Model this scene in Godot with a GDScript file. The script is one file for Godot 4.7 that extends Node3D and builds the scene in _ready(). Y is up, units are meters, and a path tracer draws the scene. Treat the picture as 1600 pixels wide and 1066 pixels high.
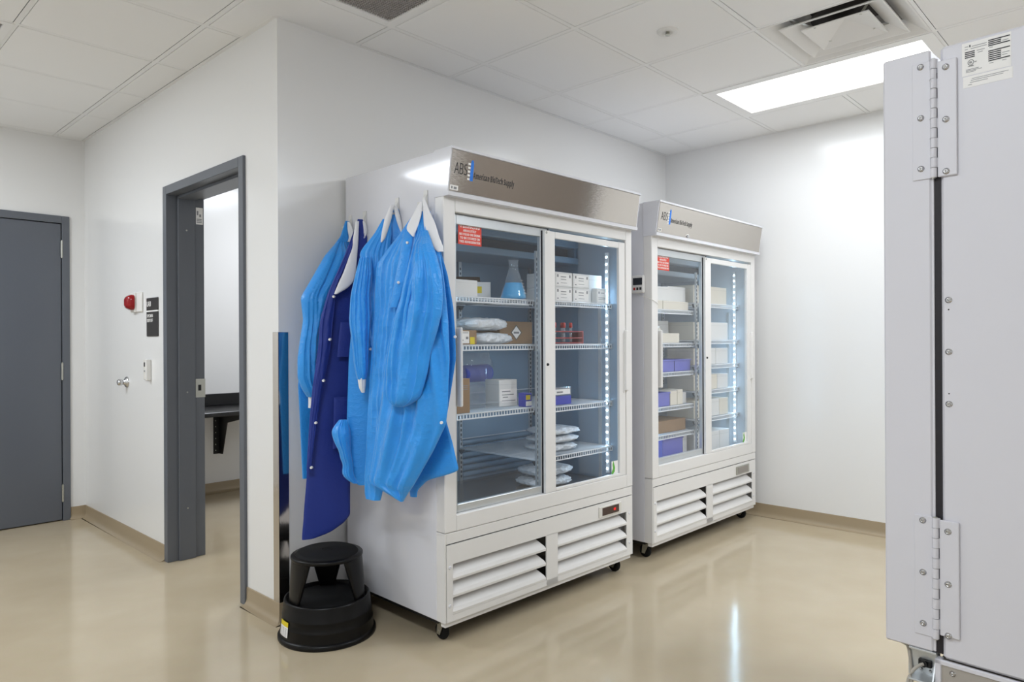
extends Node3D

const HC := 2.746          # ceiling height
const GX := 0.419          # ceiling grid origin
const GZ := 0.292
const TILE := 0.6096
const XR := 3.343          # right wall
const XL := -2.63          # unseen left wall
const ZE := -2.842         # end wall with the grey door
const ZF := 5.2            # wall behind the camera
const OZ0 := -1.321        # doorway frame, outer edges along the left wall
const OZ1 := -0.313
const WT := 0.19           # thickness of the wall with the doorway

var M := {}

# ---------------------------------------------------------------- mesh builder
class B:
	var st := SurfaceTool.new()
	var sg := 0
	func _init():
		st.begin(Mesh.PRIMITIVE_TRIANGLES)
	func tri(a: Vector3, b: Vector3, c: Vector3, out: Vector3, group := -1):
		if (b - a).cross(c - a).dot(out) > 0.0:
			var t := b
			b = c
			c = t
		st.set_smooth_group(group)
		st.add_vertex(a)
		st.set_smooth_group(group)
		st.add_vertex(b)
		st.set_smooth_group(group)
		st.add_vertex(c)
	func quad(a: Vector3, b: Vector3, c: Vector3, d: Vector3, out: Vector3, group := -1):
		tri(a, b, c, out, group)
		tri(a, c, d, out, group)
	func box(c: Vector3, s: Vector3, bv := 0.0, bas := Basis()):
		var h := s * 0.5
		bv = minf(bv, minf(h.x, minf(h.y, h.z)) * 0.9)
		if bv <= 0.0:
			for ax in 3:
				for sn in [-1.0, 1.0]:
					var n := Vector3.ZERO
					n[ax] = sn
					var u := (ax + 1) % 3
					var v := (ax + 2) % 3
					var q := []
					for k in [[-1, -1], [1, -1], [1, 1], [-1, 1]]:
						var p := Vector3.ZERO
						p[ax] = sn * h[ax]
						p[u] = k[0] * h[u]
						p[v] = k[1] * h[v]
						q.append(c + bas * p)
					quad(q[0], q[1], q[2], q[3], bas * n)
			return
		var P := func(sx: float, sy: float, sz: float, ax: int) -> Vector3:
			var sgn := Vector3(sx, sy, sz)
			var p := Vector3.ZERO
			for k in 3:
				p[k] = sgn[k] * (h[k] if k == ax else h[k] - bv)
			return c + bas * p
		for ax in 3:
			var u := (ax + 1) % 3
			var v := (ax + 2) % 3
			for sn in [-1.0, 1.0]:
				var q := []
				for k in [[-1, -1], [1, -1], [1, 1], [-1, 1]]:
					var s3 := Vector3.ZERO
					s3[ax] = sn
					s3[u] = k[0]
					s3[v] = k[1]
					q.append(P.call(s3.x, s3.y, s3.z, ax))
				var n := Vector3.ZERO
				n[ax] = sn
				quad(q[0], q[1], q[2], q[3], bas * n)
			for a in [-1.0, 1.0]:
				for b in [-1.0, 1.0]:
					var lo := Vector3.ZERO
					lo[u] = a
					lo[v] = b
					lo[ax] = -1
					var hi := lo
					hi[ax] = 1
					var n := Vector3.ZERO
					n[u] = a
					n[v] = b
					quad(P.call(lo.x, lo.y, lo.z, u), P.call(hi.x, hi.y, hi.z, u), P.call(hi.x, hi.y, hi.z, v), P.call(lo.x, lo.y, lo.z, v), bas * n)
		for sx in [-1.0, 1.0]:
			for sy in [-1.0, 1.0]:
				for sz in [-1.0, 1.0]:
					tri(P.call(sx, sy, sz, 0), P.call(sx, sy, sz, 1), P.call(sx, sy, sz, 2), bas * Vector3(sx, sy, sz))
	# box by its limits
	func lim(a: Vector3, b: Vector3, bv := 0.0):
		box((a + b) * 0.5, (b - a).abs(), bv)
	# rectangular bar between two points
	func bar(a: Vector3, b: Vector3, w: float, hgt: float, up := Vector3.UP):
		var z := (b - a).normalized()
		if absf(z.dot(up)) > 0.98:
			up = Vector3.RIGHT
		var x := up.cross(z).normalized()
		var y := z.cross(x)
		box((a + b) * 0.5, Vector3(w, hgt, a.distance_to(b)), 0.0, Basis(x, y, z))
	# loft through rings of equal length
	func loft(rings: Array, closed := true, cap0 := true, cap1 := true):
		sg += 1
		var n: int = rings[0].size()
		var mids := []
		for r in rings:
			var m := Vector3.ZERO
			for p in r:
				m += p
			mids.append(m / n)
		# one winding for the whole skin, so that creased cloth keeps its normals
		var total := 0.0
		for i in rings.size() - 1:
			var mid: Vector3 = (mids[i] + mids[i + 1]) * 0.5
			for j in (n if closed else n - 1):
				var k := (j + 1) % n
				var q: Vector3 = (rings[i][j] + rings[i][k] + rings[i + 1][k] + rings[i + 1][j]) * 0.25
				total += (rings[i][k] - rings[i][j]).cross(rings[i + 1][j] - rings[i][j]).dot(q - mid)
		var flip := total > 0.0
		for i in rings.size() - 1:
			var r0 = rings[i]
			var r1 = rings[i + 1]
			for j in (n if closed else n - 1):
				var k := (j + 1) % n
				var v := [r0[j], r0[k], r1[k], r0[j], r1[k], r1[j]]
				if flip:
					v = [r0[j], r1[k], r0[k], r0[j], r1[j], r1[k]]
				for p in v:
					st.set_smooth_group(sg)
					st.add_vertex(p)
		for e in 2:
			if (e == 0 and cap0) or (e == 1 and cap1):
				var ri := 0 if e == 0 else rings.size() - 1
				var r = rings[ri]
				var o: Vector3 = mids[ri] - mids[1 if e == 0 else ri - 1]
				for j in n:
					tri(mids[ri], r[j], r[(j + 1) % n], o)
	func tube(pts: Array, rad: float, n := 8):
		var rings := []
		for i in pts.size():
			var d: Vector3 = (pts[mini(i + 1, pts.size() - 1)] - pts[maxi(i - 1, 0)]).normalized()
			var u := d.cross(Vector3.UP if absf(d.y) < 0.9 else Vector3.RIGHT).normalized()
			var v := d.cross(u)
			var r := []
			for k in n:
				var a := TAU * k / n
				r.append(pts[i] + (u * cos(a) + v * sin(a)) * rad)
			rings.append(r)
		loft(rings)
	func cyl(a: Vector3, b: Vector3, r0: float, r1: float, n := 20):
		var d := (b - a).normalized()
		var u := d.cross(Vector3.UP if absf(d.y) < 0.9 else Vector3.RIGHT).normalized()
		var v := d.cross(u)
		var q0 := []
		var q1 := []
		for k in n:
			var w: Vector3 = u * cos(TAU * k / n) + v * sin(TAU * k / n)
			q0.append(a + w * r0)
			q1.append(b + w * r1)
		loft([q0, q1])
	# profile of (radius, height along axis); sharp corners where a point is repeated
	func lathe(pr: Array, at := Vector3.ZERO, bas := Basis(), n := 40):
		sg += 1
		for i in pr.size() - 1:
			var p: Vector2 = pr[i]
			var q: Vector2 = pr[i + 1]
			if p.is_equal_approx(q):
				sg += 1
				continue
			var nn := Vector2(q.y - p.y, p.x - q.x)
			for k in n:
				var a := TAU * k / n
				var b := TAU * (k + 1) / n
				var ca := Vector3(cos(a), 0, sin(a))
				var cb := Vector3(cos(b), 0, sin(b))
				var m := (ca + cb).normalized()
				var o := bas * (m * nn.x + Vector3.UP * nn.y)
				var p0 := at + bas * (ca * p.x + Vector3.UP * p.y)
				var p1 := at + bas * (cb * p.x + Vector3.UP * p.y)
				var q0 := at + bas * (ca * q.x + Vector3.UP * q.y)
				var q1 := at + bas * (cb * q.x + Vector3.UP * q.y)
				if p.x > 1e-6:
					tri(p0, p1, q1, o, sg)
				if q.x > 1e-6:
					tri(p0, q1, q0, o, sg)
	# convex or simple polygon (x, y) extruded from z0 to z1, placed by t
	func prism(poly: PackedVector2Array, z0: float, z1: float, t := Transform3D()):
		var ix := Geometry2D.triangulate_polygon(poly)
		for k in range(0, ix.size(), 3):
			for z in [z0, z1]:
				var v := []
				for m in 3:
					v.append(t * Vector3(poly[ix[k + m]].x, poly[ix[k + m]].y, z))
				tri(v[0], v[1], v[2], t.basis * Vector3(0, 0, -1 if z == z0 else 1) * signf(z1 - z0))
		var area := 0.0
		for k in poly.size():
			area += poly[k].cross(poly[(k + 1) % poly.size()])
		for k in poly.size():
			var a := poly[k]
			var b := poly[(k + 1) % poly.size()]
			var e := (b - a) * signf(area)
			quad(t * Vector3(a.x, a.y, z0), t * Vector3(b.x, b.y, z0), t * Vector3(b.x, b.y, z1), t * Vector3(a.x, a.y, z1), t.basis * Vector3(e.y, -e.x, 0))
	func mesh() -> ArrayMesh:
		st.generate_normals()
		return st.commit()

# ---------------------------------------------------------------- nodes
var used := {}

func numbered(n: String) -> String:
	if not used.has(n):
		used[n] = 0
		return n
	used[n] += 1
	return "%s_%03d" % [n, used[n]]

func tag(o: Node3D, label: String, category: String, group := ""):
	o.set_meta("label", label)
	o.set_meta("category", category)
	if group:
		o.set_meta("group", group)

func thing(called: String, label: String, category: String, t := Transform3D(), group := "") -> Node3D:
	var o := Node3D.new()
	o.name = numbered(called)
	add_child(o)
	o.transform = t
	tag(o, label, category, group)
	return o

func part(p: Node3D, called: String, b: B, m: Material, label := "") -> MeshInstance3D:
	var o := MeshInstance3D.new()
	o.mesh = b.mesh()
	o.name = called
	o.material_override = m
	p.add_child(o, true)
	if label:
		o.set_meta("label", label)
	return o

func mpart(p: Node3D, called: String, mesh: Mesh, m: Material, t := Transform3D()) -> MeshInstance3D:
	var o := MeshInstance3D.new()
	o.mesh = mesh
	o.name = called
	o.material_override = m
	p.add_child(o, true)
	o.transform = t
	return o

func solo(called: String, label: String, category: String, b: B, m: Material, t := Transform3D(), group := "") -> MeshInstance3D:
	var o := MeshInstance3D.new()
	o.mesh = b.mesh()
	o.name = numbered(called)
	o.material_override = m
	add_child(o)
	o.transform = t
	tag(o, label, category, group)
	return o

func struct(called: String, b: B, m: Material) -> MeshInstance3D:
	var o := MeshInstance3D.new()
	o.mesh = b.mesh()
	o.name = called
	o.material_override = m
	add_child(o)
	o.set_meta("kind", "structure")
	return o

# flat lettering, left edge and baseline at t.origin, fitted to a width and a cap height
func letters(p: Node3D, s: String, t: Transform3D, w: float, h: float, m: Material, bold := true, called := "lettering"):
	var tm := TextMesh.new()
	var f := SystemFont.new()
	f.font_names = PackedStringArray(["Droid Sans"])
	f.font_weight = 700 if bold else 400
	tm.font = f
	tm.text = s
	tm.font_size = 32
	tm.pixel_size = 0.01
	tm.depth = 0.02
	tm.curve_step = 2.0
	var bb := tm.get_aabb()
	var o := MeshInstance3D.new()
	o.mesh = tm
	o.name = called
	o.material_override = m
	p.add_child(o, true)
	var k := Vector3(w / maxf(bb.size.x, 1e-4), h / maxf(bb.size.y, 1e-4), 0.02)
	o.transform = t * Transform3D(Basis.from_scale(k), Vector3(-bb.position.x * k.x, -bb.position.y * k.y, 0.0002))

func xf(pos: Vector3, ry := 0.0) -> Transform3D:
	return Transform3D(Basis(Vector3.UP, ry), pos)

# ---------------------------------------------------------------- materials
func mat(c: Color, rough := 0.5, metal := 0.0) -> StandardMaterial3D:
	var m := StandardMaterial3D.new()
	m.albedo_color = c
	m.roughness = rough
	m.metallic = metal
	return m

func noise_tex(freq: float, sd: int, normal := false, strength := 4.0, size := 512, type := FastNoiseLite.TYPE_SIMPLEX_SMOOTH, ramp: Gradient = null) -> NoiseTexture2D:
	var n := FastNoiseLite.new()
	n.noise_type = type
	n.frequency = freq
	n.seed = sd
	n.fractal_octaves = 3
	var t := NoiseTexture2D.new()
	t.width = size
	t.height = size
	t.seamless = true
	t.noise = n
	if normal:
		t.as_normal_map = true
		t.bump_strength = strength
	if ramp:
		t.color_ramp = ramp
	return t

func ramp2(a: Color, b: Color) -> Gradient:
	var g := Gradient.new()
	g.set_color(0, a)
	g.set_color(1, b)
	return g

func world_tri(m: StandardMaterial3D, scale: float, world := true):
	m.uv1_triplanar = true
	m.uv1_world_triplanar = world
	m.uv1_scale = Vector3.ONE * scale

func rgb(r: int, g: int, b: int) -> Color:
	return Color8(r, g, b)

func glass(a: float, c := Color.WHITE) -> StandardMaterial3D:
	var m := mat(Color(c.r, c.g, c.b, a), 0.0)
	m.transparency = BaseMaterial3D.TRANSPARENCY_ALPHA
	return m

func glow(c: Color, e: float) -> StandardMaterial3D:
	var m := mat(c, 0.5)
	m.emission_enabled = true
	m.emission = c
	m.emission_energy_multiplier = e
	return m

func materials():
	var w := mat(rgb(236, 235, 233), 0.2)
	w.normal_enabled = true
	w.normal_texture = noise_tex(0.02, 3, true, 1.2)
	w.normal_scale = 0.04
	world_tri(w, 1.6)
	M.wall = w
	var f := mat(Color.WHITE, 0.13)
	f.albedo_texture = noise_tex(0.006, 11, false, 1.0, 512, FastNoiseLite.TYPE_SIMPLEX_SMOOTH, ramp2(rgb(190, 174, 146), rgb(196, 181, 154)))
	f.normal_enabled = true
	f.normal_texture = noise_tex(0.012, 5, true, 1.5)
	f.normal_scale = 0.10
	world_tri(f, 0.7)
	M.floor = f
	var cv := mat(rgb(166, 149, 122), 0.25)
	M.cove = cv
	var t := mat(rgb(246, 245, 243), 0.85)
	t.normal_enabled = true
	t.normal_texture = noise_tex(0.2, 9, true, 3.0)
	t.normal_scale = 0.25
	world_tri(t, 3.0)
	M.tile = t
	M.grid = mat(rgb(244, 243, 241), 0.5)
	M.plenum = mat(rgb(40, 39, 38), 0.9)
	var dg := mat(rgb(95, 99, 107), 0.22)
	dg.normal_enabled = true
	dg.normal_texture = noise_tex(0.03, 21, true, 1.5)
	dg.normal_scale = 0.12
	world_tri(dg, 2.0)
	M.door_grey = dg
	M.frame_grey = mat(rgb(99, 103, 110), 0.35)
	M.white = mat(rgb(226, 226, 231), 0.09)          # painted steel of the refrigerators
	M.white_matt = mat(rgb(232, 230, 226), 0.5)
	M.ivory = mat(rgb(225, 222, 214), 0.45)
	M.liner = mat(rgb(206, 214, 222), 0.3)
	M.liner_shaded = mat(rgb(132, 158, 180), 0.3)  # same liner, with the near interior's bluish shade put into the colour
	M.freezer = mat(rgb(219, 218, 224), 0.4)
	M.black = mat(rgb(16, 16, 17), 0.5)
	M.black_gloss = mat(rgb(20, 20, 21), 0.25)
	M.rubber = mat(rgb(17, 17, 18), 0.75)
	M.rubber.metallic_specular = 0.35
	M.shadow_gap = mat(rgb(20, 20, 20), 0.9)
	M.seal = mat(rgb(28, 24, 30), 0.6)
	M.stool = mat(rgb(13, 12, 12), 0.34)
	M.stool.metallic_specular = 0.35
	var ss := mat(rgb(196, 190, 183), 0.12, 1.0)
	ss.normal_enabled = true
	var bn := noise_tex(0.06, 31, true, 2.0)
	ss.normal_texture = bn
	ss.normal_scale = 0.05
	ss.uv1_triplanar = true
	ss.uv1_scale = Vector3(0.6, 14.0, 14.0)
	M.steel = ss
	M.steel_v = ss.duplicate()
	M.steel_v.uv1_scale = Vector3(14.0, 0.6, 14.0)
	M.chrome = mat(rgb(200, 200, 200), 0.18, 1.0)
	M.zinc = mat(rgb(190, 190, 182), 0.35, 1.0)
	M.alu = mat(rgb(206, 210, 212), 0.35, 0.6)
	M.alu_dark = mat(rgb(86, 92, 98), 0.4, 0.5)
	M.wire = mat(rgb(226, 230, 234), 0.3)
	M.glass = glass(0.03)
	M.red = mat(rgb(222, 62, 40), 0.4)
	M.print_white = mat(rgb(245, 243, 240), 0.5)
	M.print_black = mat(rgb(26, 25, 25), 0.5)
	M.print_grey = mat(rgb(140, 140, 142), 0.6)
	M.print_blue = mat(rgb(28, 122, 226), 0.4)
	M.yellow = mat(rgb(226, 204, 30), 0.5)
	M.sign = mat(rgb(52, 50, 49), 0.5)
	M.red_lens = mat(rgb(150, 8, 16), 0.12)
	M.card_white = mat(rgb(226, 226, 224), 0.7)
	M.card_cream = mat(rgb(224, 218, 204), 0.7)
	M.card_brown = mat(rgb(150, 122, 92), 0.8)
	M.card_dark = mat(rgb(92, 74, 58), 0.85)
	M.bag = mat(rgb(222, 226, 230), 0.3)
	M.bag.clearcoat_enabled = true
	M.bag.clearcoat = 0.6
	M.bag.normal_enabled = true
	M.bag.normal_texture = noise_tex(0.05, 41, true, 10.0, 256, FastNoiseLite.TYPE_CELLULAR)
	M.bag.normal_scale = 0.8
	world_tri(M.bag, 3.0, false)
	M.film = glass(0.16, rgb(225, 235, 245))
	M.bin_blue = mat(rgb(62, 70, 176), 0.35)
	M.roll_blue = mat(rgb(24, 62, 190), 0.4)
	M.liquid = glass(0.85, rgb(0, 176, 238))
	M.tube_red = mat(rgb(176, 40, 34), 0.4)
	M.rack_red = mat(rgb(160, 44, 40), 0.35)
	M.leaf = mat(rgb(98, 176, 72), 0.5)
	M.counter = mat(rgb(20, 20, 22), 0.3)
	M.cable = mat(rgb(176, 170, 160), 0.5)
	M.hook = mat(rgb(222, 221, 218), 0.35)
	M.panel = glow(Color(1.0, 0.99, 0.97), 2.2)
	M.led = glow(Color(0.86, 0.95, 1.0), 9.0)
	M.led_red = glow(Color(0.9, 0.12, 0.1), 0.35)
	var crinkle := noise_tex(0.010, 51, true, 9.0, 512, FastNoiseLite.TYPE_SIMPLEX)
	crinkle.noise.fractal_type = FastNoiseLite.FRACTAL_RIDGED
	var cloths := [["gown", rgb(44, 158, 247), 0.36, 0.9], ["navy", rgb(22, 48, 138), 0.6, 0.1]]
	for c in cloths:
		var g := mat(c[1], c[2])
		g.normal_enabled = true
		g.normal_texture = crinkle
		g.normal_scale = 0.55 if c[0] == "gown" else 0.25
		world_tri(g, 4.5, false)
		g.rim_enabled = true
		g.rim = c[3]
		g.rim_tint = 0.2
		g.backlight_enabled = c[0] == "gown"
		g.backlight = Color(0.25, 0.3, 0.35)
		M[c[0]] = g
	M.steel_floor = mat(rgb(120, 126, 134), 0.22, 0.7)
	M.ivory_white = mat(rgb(232, 230, 227), 0.35)
	M.bin_violet = mat(rgb(104, 108, 196), 0.35)
	M.knit = mat(rgb(238, 238, 240), 0.85)

# ---------------------------------------------------------------- scene
func area(at: Vector3, size: Vector2, e: float, c: Color, bas: Basis, called: String, parent: Node3D = self):
	var l := AreaLight3D.new()
	l.name = called
	l.area_size = size
	l.light_energy = e
	l.light_color = c
	l.area_range = 14.0
	l.area_attenuation = 2.0
	l.shadow_enabled = true
	parent.add_child(l, true)
	l.transform = Transform3D(bas, at)

func _ready():
	# camera
	var cam := Camera3D.new()
	cam.name = "camera"
	cam.fov = rad_to_deg(2.0 * atan(533.0 / 1095.07))
	cam.near = 0.05
	cam.far = 60.0
	add_child(cam)
	cam.transform = Transform3D(Basis(Vector3.UP, deg_to_rad(-46.624)) * Basis(Vector3(0, 0, 1), deg_to_rad(-0.284)), Vector3(-1.5837, 1.2714, 2.9535))
	cam.current = true
	# environment: the room is closed, all light comes from its lamps
	var we := WorldEnvironment.new()
	we.name = "world"
	var env := Environment.new()
	env.background_mode = Environment.BG_COLOR
	env.background_color = Color(0.5, 0.5, 0.5)
	env.background_energy_multiplier = 0.2
	env.ambient_light_source = Environment.AMBIENT_SOURCE_DISABLED
	env.tonemap_mode = Environment.TONE_MAPPER_LINEAR
	env.tonemap_exposure = EXPOSURE
	env.sdfgi_enabled = true
	env.ssao_enabled = true
	env.ssil_enabled = true
	we.environment = env
	add_child(we)
	materials()
	ceiling_lights()
	shell()
	left_side()
	ceiling_fittings()
	refrigerators()
	freezer()
	stool()
	gowns()

const EXPOSURE := 1.1
const LAMP := 3.2
const LAMP_COLOR := Color(0.925, 0.96, 1.0)

func ceiling_lights():
	# x and z cell of the ceiling grid for each 2 x 4 ft panel
	var spots := [[3, 1, "long glowing ceiling panel between the square air diffuser and right wall", 1.4], [3, 5, "added unseen ceiling panel over the freezer, behind the camera", 2.0], [-4, 2, "added unseen ceiling panel above the camera, left of the freezer", 3.4],  # unseen panels over freezer and camera are added to light the room
		[-4, -4, "glowing ceiling panel in the passage near the grey door", 3.6], [1, 4, "added unseen ceiling panel above the freezer, lighting the back wall", 3.8]]  # unseen panel above the freezer is added to brighten the back wall
	for s in spots:
		var x0: float = GX + TILE * s[0]
		var z0: float = GZ + TILE * s[1]
		var o := thing("ceiling_light", s[2], "ceiling light", xf(Vector3(x0 + TILE * 0.5, HC, z0 + TILE)))
		troffer(o)
		area(Vector3(0, -0.012, 0), Vector2(0.48, 1.08), s[3], LAMP_COLOR, Basis(Vector3.RIGHT, -PI / 2), "panel_light", o)
	var o2 := thing("ceiling_light", "glowing ceiling panel inside the specimen room beyond the doorway", "ceiling light", xf(Vector3(1.5, HC, -1.75)))
	troffer(o2)
	area(Vector3(0, -0.012, 0), Vector2(0.48, 1.08), LAMP, Color(0.93, 0.955, 0.99), Basis(Vector3.RIGHT, -PI / 2), "panel_light", o2)

func troffer(o: Node3D):
	var b := B.new()
	var hx := TILE * 0.5 - 0.004
	var hz := TILE - 0.004
	var ix := 0.242
	var iz := 0.545
	b.lim(Vector3(-hx, -0.004, -hz), Vector3(-ix, 0.05, hz))
	b.lim(Vector3(ix, -0.004, -hz), Vector3(hx, 0.05, hz))
	b.lim(Vector3(-ix, -0.004, -hz), Vector3(ix, 0.05, -iz))
	b.lim(Vector3(-ix, -0.004, iz), Vector3(ix, 0.05, hz))
	part(o, "frame", b, M.grid)
	b = B.new()
	b.lim(Vector3(-ix, 0.006, -iz), Vector3(ix, 0.016, iz))
	part(o, "diffuser_panel", b, M.panel)
	b = B.new()
	b.lim(Vector3(-hx, 0.05, -hz), Vector3(hx, 0.07, hz))
	part(o, "housing", b, M.grid)

func shell():
	var b := B.new()
	b.lim(Vector3(XL - 0.2, -0.15, ZE - 0.4), Vector3(XR + 0.2, 0.0, ZF + 0.2))
	struct("floor", b, M.floor)
	# ceiling: slab above, tiles and T-bars each a piece
	var ce := Node3D.new()
	ce.name = "ceiling"
	ce.set_meta("kind", "structure")
	add_child(ce)
	b = B.new()
	b.lim(Vector3(XL - 0.2, HC + 0.08, ZE - 0.4), Vector3(XR + 0.2, HC + 0.2, ZF + 0.2))
	part(ce, "slab", b, M.plenum)
	var holes := {}
	for c in [[3, 1], [3, 2], [3, 5], [3, 6], [-4, 2], [-4, 3], [-4, -4], [-4, -3], [1, 4], [1, 5], [-1, 0], [-3, -3], [2, 2]]:
		holes[Vector2i(c[0], c[1])] = true
	var full := B.new()
	full.lim(Vector3(-0.2907, 0.0, -0.2907), Vector3(0.2907, 0.016, 0.2907), 0.0012)
	var fm := full.mesh()
	var x_lo := GX + TILE * floor((XL - GX) / TILE)
	var z_lo := GZ + TILE * floor((ZE - GZ) / TILE)
	var i := 0
	var x := x_lo
	while x < XR:
		var z := z_lo
		while z < ZF:
			var key := Vector2i(roundi((x - GX) / TILE), roundi((z - GZ) / TILE))
			var a := Vector2(maxf(x, XL), maxf(z, ZE))
			var c := Vector2(minf(x + TILE, XR), minf(z + TILE, ZF))
			# the block behind the back wall and left wall has its own ceiling
			if key.x == -1 and z + TILE < 0.1:
				c.x = minf(c.x, 0.0)
			if key.y == -1 and x > -0.1:
				a.y = 0.0
			if key.x == -1 and key.y == -1:
				pass
			var inside := (x > -0.1 and z + TILE < 0.1)
			if not holes.has(key) and not inside and c.x - a.x > 0.06 and c.y - a.y > 0.06:
				var mid := (a + c) * 0.5
				var sz := c - a
				if sz.x > 0.6 and sz.y > 0.6:
					mpart(ce, "tile", fm, M.tile, xf(Vector3(mid.x, HC - 0.0005, mid.y)))
				else:
					var tb := B.new()
					if key.x == -1 and key.y == -1:   # the tile notched round the wall corner
						tb.lim(Vector3(a.x + 0.014, HC - 0.0005, a.y + 0.014), Vector3(-0.0228, HC + 0.0155, c.y - 0.014))
						tb.lim(Vector3(-0.0228, HC - 0.0005, 0.0228), Vector3(c.x - 0.013, HC + 0.0155, c.y - 0.014))
					else:
						tb.lim(Vector3(a.x + (0.014 if absf(a.x - x) < 0.001 else 0.0228), HC - 0.0005, a.y + (0.014 if absf(a.y - z) < 0.001 else 0.0228)), Vector3(c.x - (0.014 if absf(c.x - x - TILE) < 0.001 else 0.0228), HC + 0.0155, c.y - (0.014 if absf(c.y - z - TILE) < 0.001 else 0.0228)), 0.001)
					part(ce, "tile", tb, M.tile)
			z += TILE
		x += TILE
	# T-bars
	x = x_lo + TILE
	while x < XR - 0.02:
		b = B.new()
		b.lim(Vector3(x - 0.0115, HC, 0.0 if x > 0 else ZE), Vector3(x + 0.0115, HC + 0.0015, ZF))
		b.lim(Vector3(x - 0.001, HC, 0.0 if x > 0 else ZE), Vector3(x + 0.001, HC + 0.04, ZF))
		part(ce, "grid_bar", b, M.grid)
		x += TILE
	var z2 := z_lo + TILE
	while z2 < ZF - 0.02:
		b = B.new()
		var xe := XR if z2 > 0.0 else 0.0
		var row := roundi((z2 - GZ) / TILE)
		var gaps := [XL]
		for c in [[-4, 3], [-4, -3], [1, 5], [3, 2], [3, 6]]:   # rows that run under the middle of a panel
			if c[1] == row:
				gaps.append(GX + TILE * c[0])
				gaps.append(GX + TILE * (c[0] + 1))
		gaps.append(xe)
		for k in range(0, gaps.size() - 1, 2):
			b.lim(Vector3(gaps[k], HC + 0.0003, z2 - 0.0115), Vector3(gaps[k + 1], HC + 0.0018, z2 + 0.0115))
			b.lim(Vector3(gaps[k], HC, z2 - 0.001), Vector3(gaps[k + 1], HC + 0.04, z2 + 0.001))
		part(ce, "grid_bar", b, M.grid)
		z2 += TILE
	# wall angle
	b = B.new()
	b.lim(Vector3(-0.02, HC - 0.001, 0.0), Vector3(XR - 0.02, HC + 0.001, 0.02))
	b.lim(Vector3(-0.02, HC - 0.001, ZE + 0.02), Vector3(0.0, HC + 0.001, 0.0))
	b.lim(Vector3(XR - 0.02, HC - 0.001, 0.0), Vector3(XR, HC + 0.001, ZF))
	b.lim(Vector3(XL, HC - 0.001, ZE), Vector3(0.0, HC + 0.001, ZE + 0.02))
	part(ce, "wall_angle", b, M.grid)
	# inner room ceiling
	b = B.new()
	b.lim(Vector3(0.0, HC + 0.001, ZE - 0.4), Vector3(XR + 0.2, HC + 0.03, -0.002))
	part(ce, "inner_ceiling", b, M.tile)
	# walls
	b = B.new()
	b.lim(Vector3(0.0, 0.0, -0.15), Vector3(XR, HC + 0.1, 0.0))
	struct("wall_back", b, M.wall)
	b = B.new()
	b.lim(Vector3(0.0, 0.0, OZ1 - 0.03), Vector3(WT, HC + 0.1, -0.15))
	b.lim(Vector3(0.0, 0.0, ZE), Vector3(WT, HC + 0.1, OZ0 + 0.03))
	b.lim(Vector3(0.0, 2.15, OZ0 + 0.03), Vector3(WT, HC + 0.1, OZ1 - 0.03))
	struct("wall_left", b, M.wall)
	b = B.new()
	b.lim(Vector3(XR, 0.0, ZE - 0.4), Vector3(XR + 0.15, HC + 0.1, ZF + 0.15))
	struct("wall_right", b, M.wall)
	b = B.new()
	b.lim(Vector3(XL, 0.0, ZE - 0.15), Vector3(-1.115, HC + 0.1, ZE))
	b.lim(Vector3(-0.125, 0.0, ZE - 0.15), Vector3(WT, HC + 0.1, ZE))
	b.lim(Vector3(-1.115, 2.16, ZE - 0.15), Vector3(-0.125, HC + 0.1, ZE))
	struct("wall_end", b, M.wall)
	b = B.new()
	b.lim(Vector3(XL - 0.15, 0.0, ZE - 0.15), Vector3(XL, HC + 0.1, ZF + 0.15))
	struct("wall_outer", b, M.wall)
	b = B.new()
	b.lim(Vector3(XL, 0.0, ZF), Vector3(XR, HC + 0.1, ZF + 0.15))
	struct("wall_front", b, M.wall)
	b = B.new()
	b.lim(Vector3(WT, 0.0, -3.1), Vector3(XR, HC + 0.1, -2.945))
	struct("wall_inner", b, M.wall)
	b = B.new()
	b.lim(Vector3(-0.2, 0.0, ZE - 0.4), Vector3(WT, HC + 0.1, ZE - 0.15))
	struct("wall_inner_side", b, M.wall)
	# coved base
	cove("baseboard_back", Vector3(0.0, 0, 0.0), Vector3(XR, 0, 0.0), Vector3(0, 0, 1), 1.0, -1.0)
	cove("baseboard_left", Vector3(0, 0, OZ1), Vector3(0, 0, 0), Vector3(-1, 0, 0), 0.0, 1.0)
	cove("baseboard_left_far", Vector3(0, 0, ZE), Vector3(0, 0, OZ0), Vector3(-1, 0, 0), -1.0, 0.0)
	cove("baseboard_right", Vector3(XR, 0, 0), Vector3(XR, 0, 2.6), Vector3(-1, 0, 0), -1.0, 0.0)
	cove("baseboard_end", Vector3(-0.105, 0, ZE), Vector3(0, 0, ZE), Vector3(0, 0, 1), 0.0, -1.0)
	cove("baseboard_inner", Vector3(WT, 0, -2.945), Vector3(XR, 0, -2.945), Vector3(0, 0, 1), 0.0, 0.0)
	# unseen double door added in the right wall to darken the header reflection
	var d := Node3D.new()
	d.name = "door_3"
	d.set_meta("kind", "structure")
	add_child(d)
	b = B.new()
	b.lim(Vector3(XR - 0.015, 0.0, 2.6), Vector3(XR, 2.6, 2.65))
	b.lim(Vector3(XR - 0.015, 0.0, 4.6), Vector3(XR, 2.6, 4.65))
	b.lim(Vector3(XR - 0.015, 2.55, 2.65), Vector3(XR, 2.6, 4.6))
	part(d, "door_frame", b, M.frame_grey)
	for k in 2:
		b = B.new()
		b.lim(Vector3(XR - 0.01, 0.01, 2.653 + k * 0.975), Vector3(XR, 2.547, 3.622 + k * 0.975))
		part(d, "leaf", b, mat(rgb(122, 113, 105), 0.4))

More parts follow.
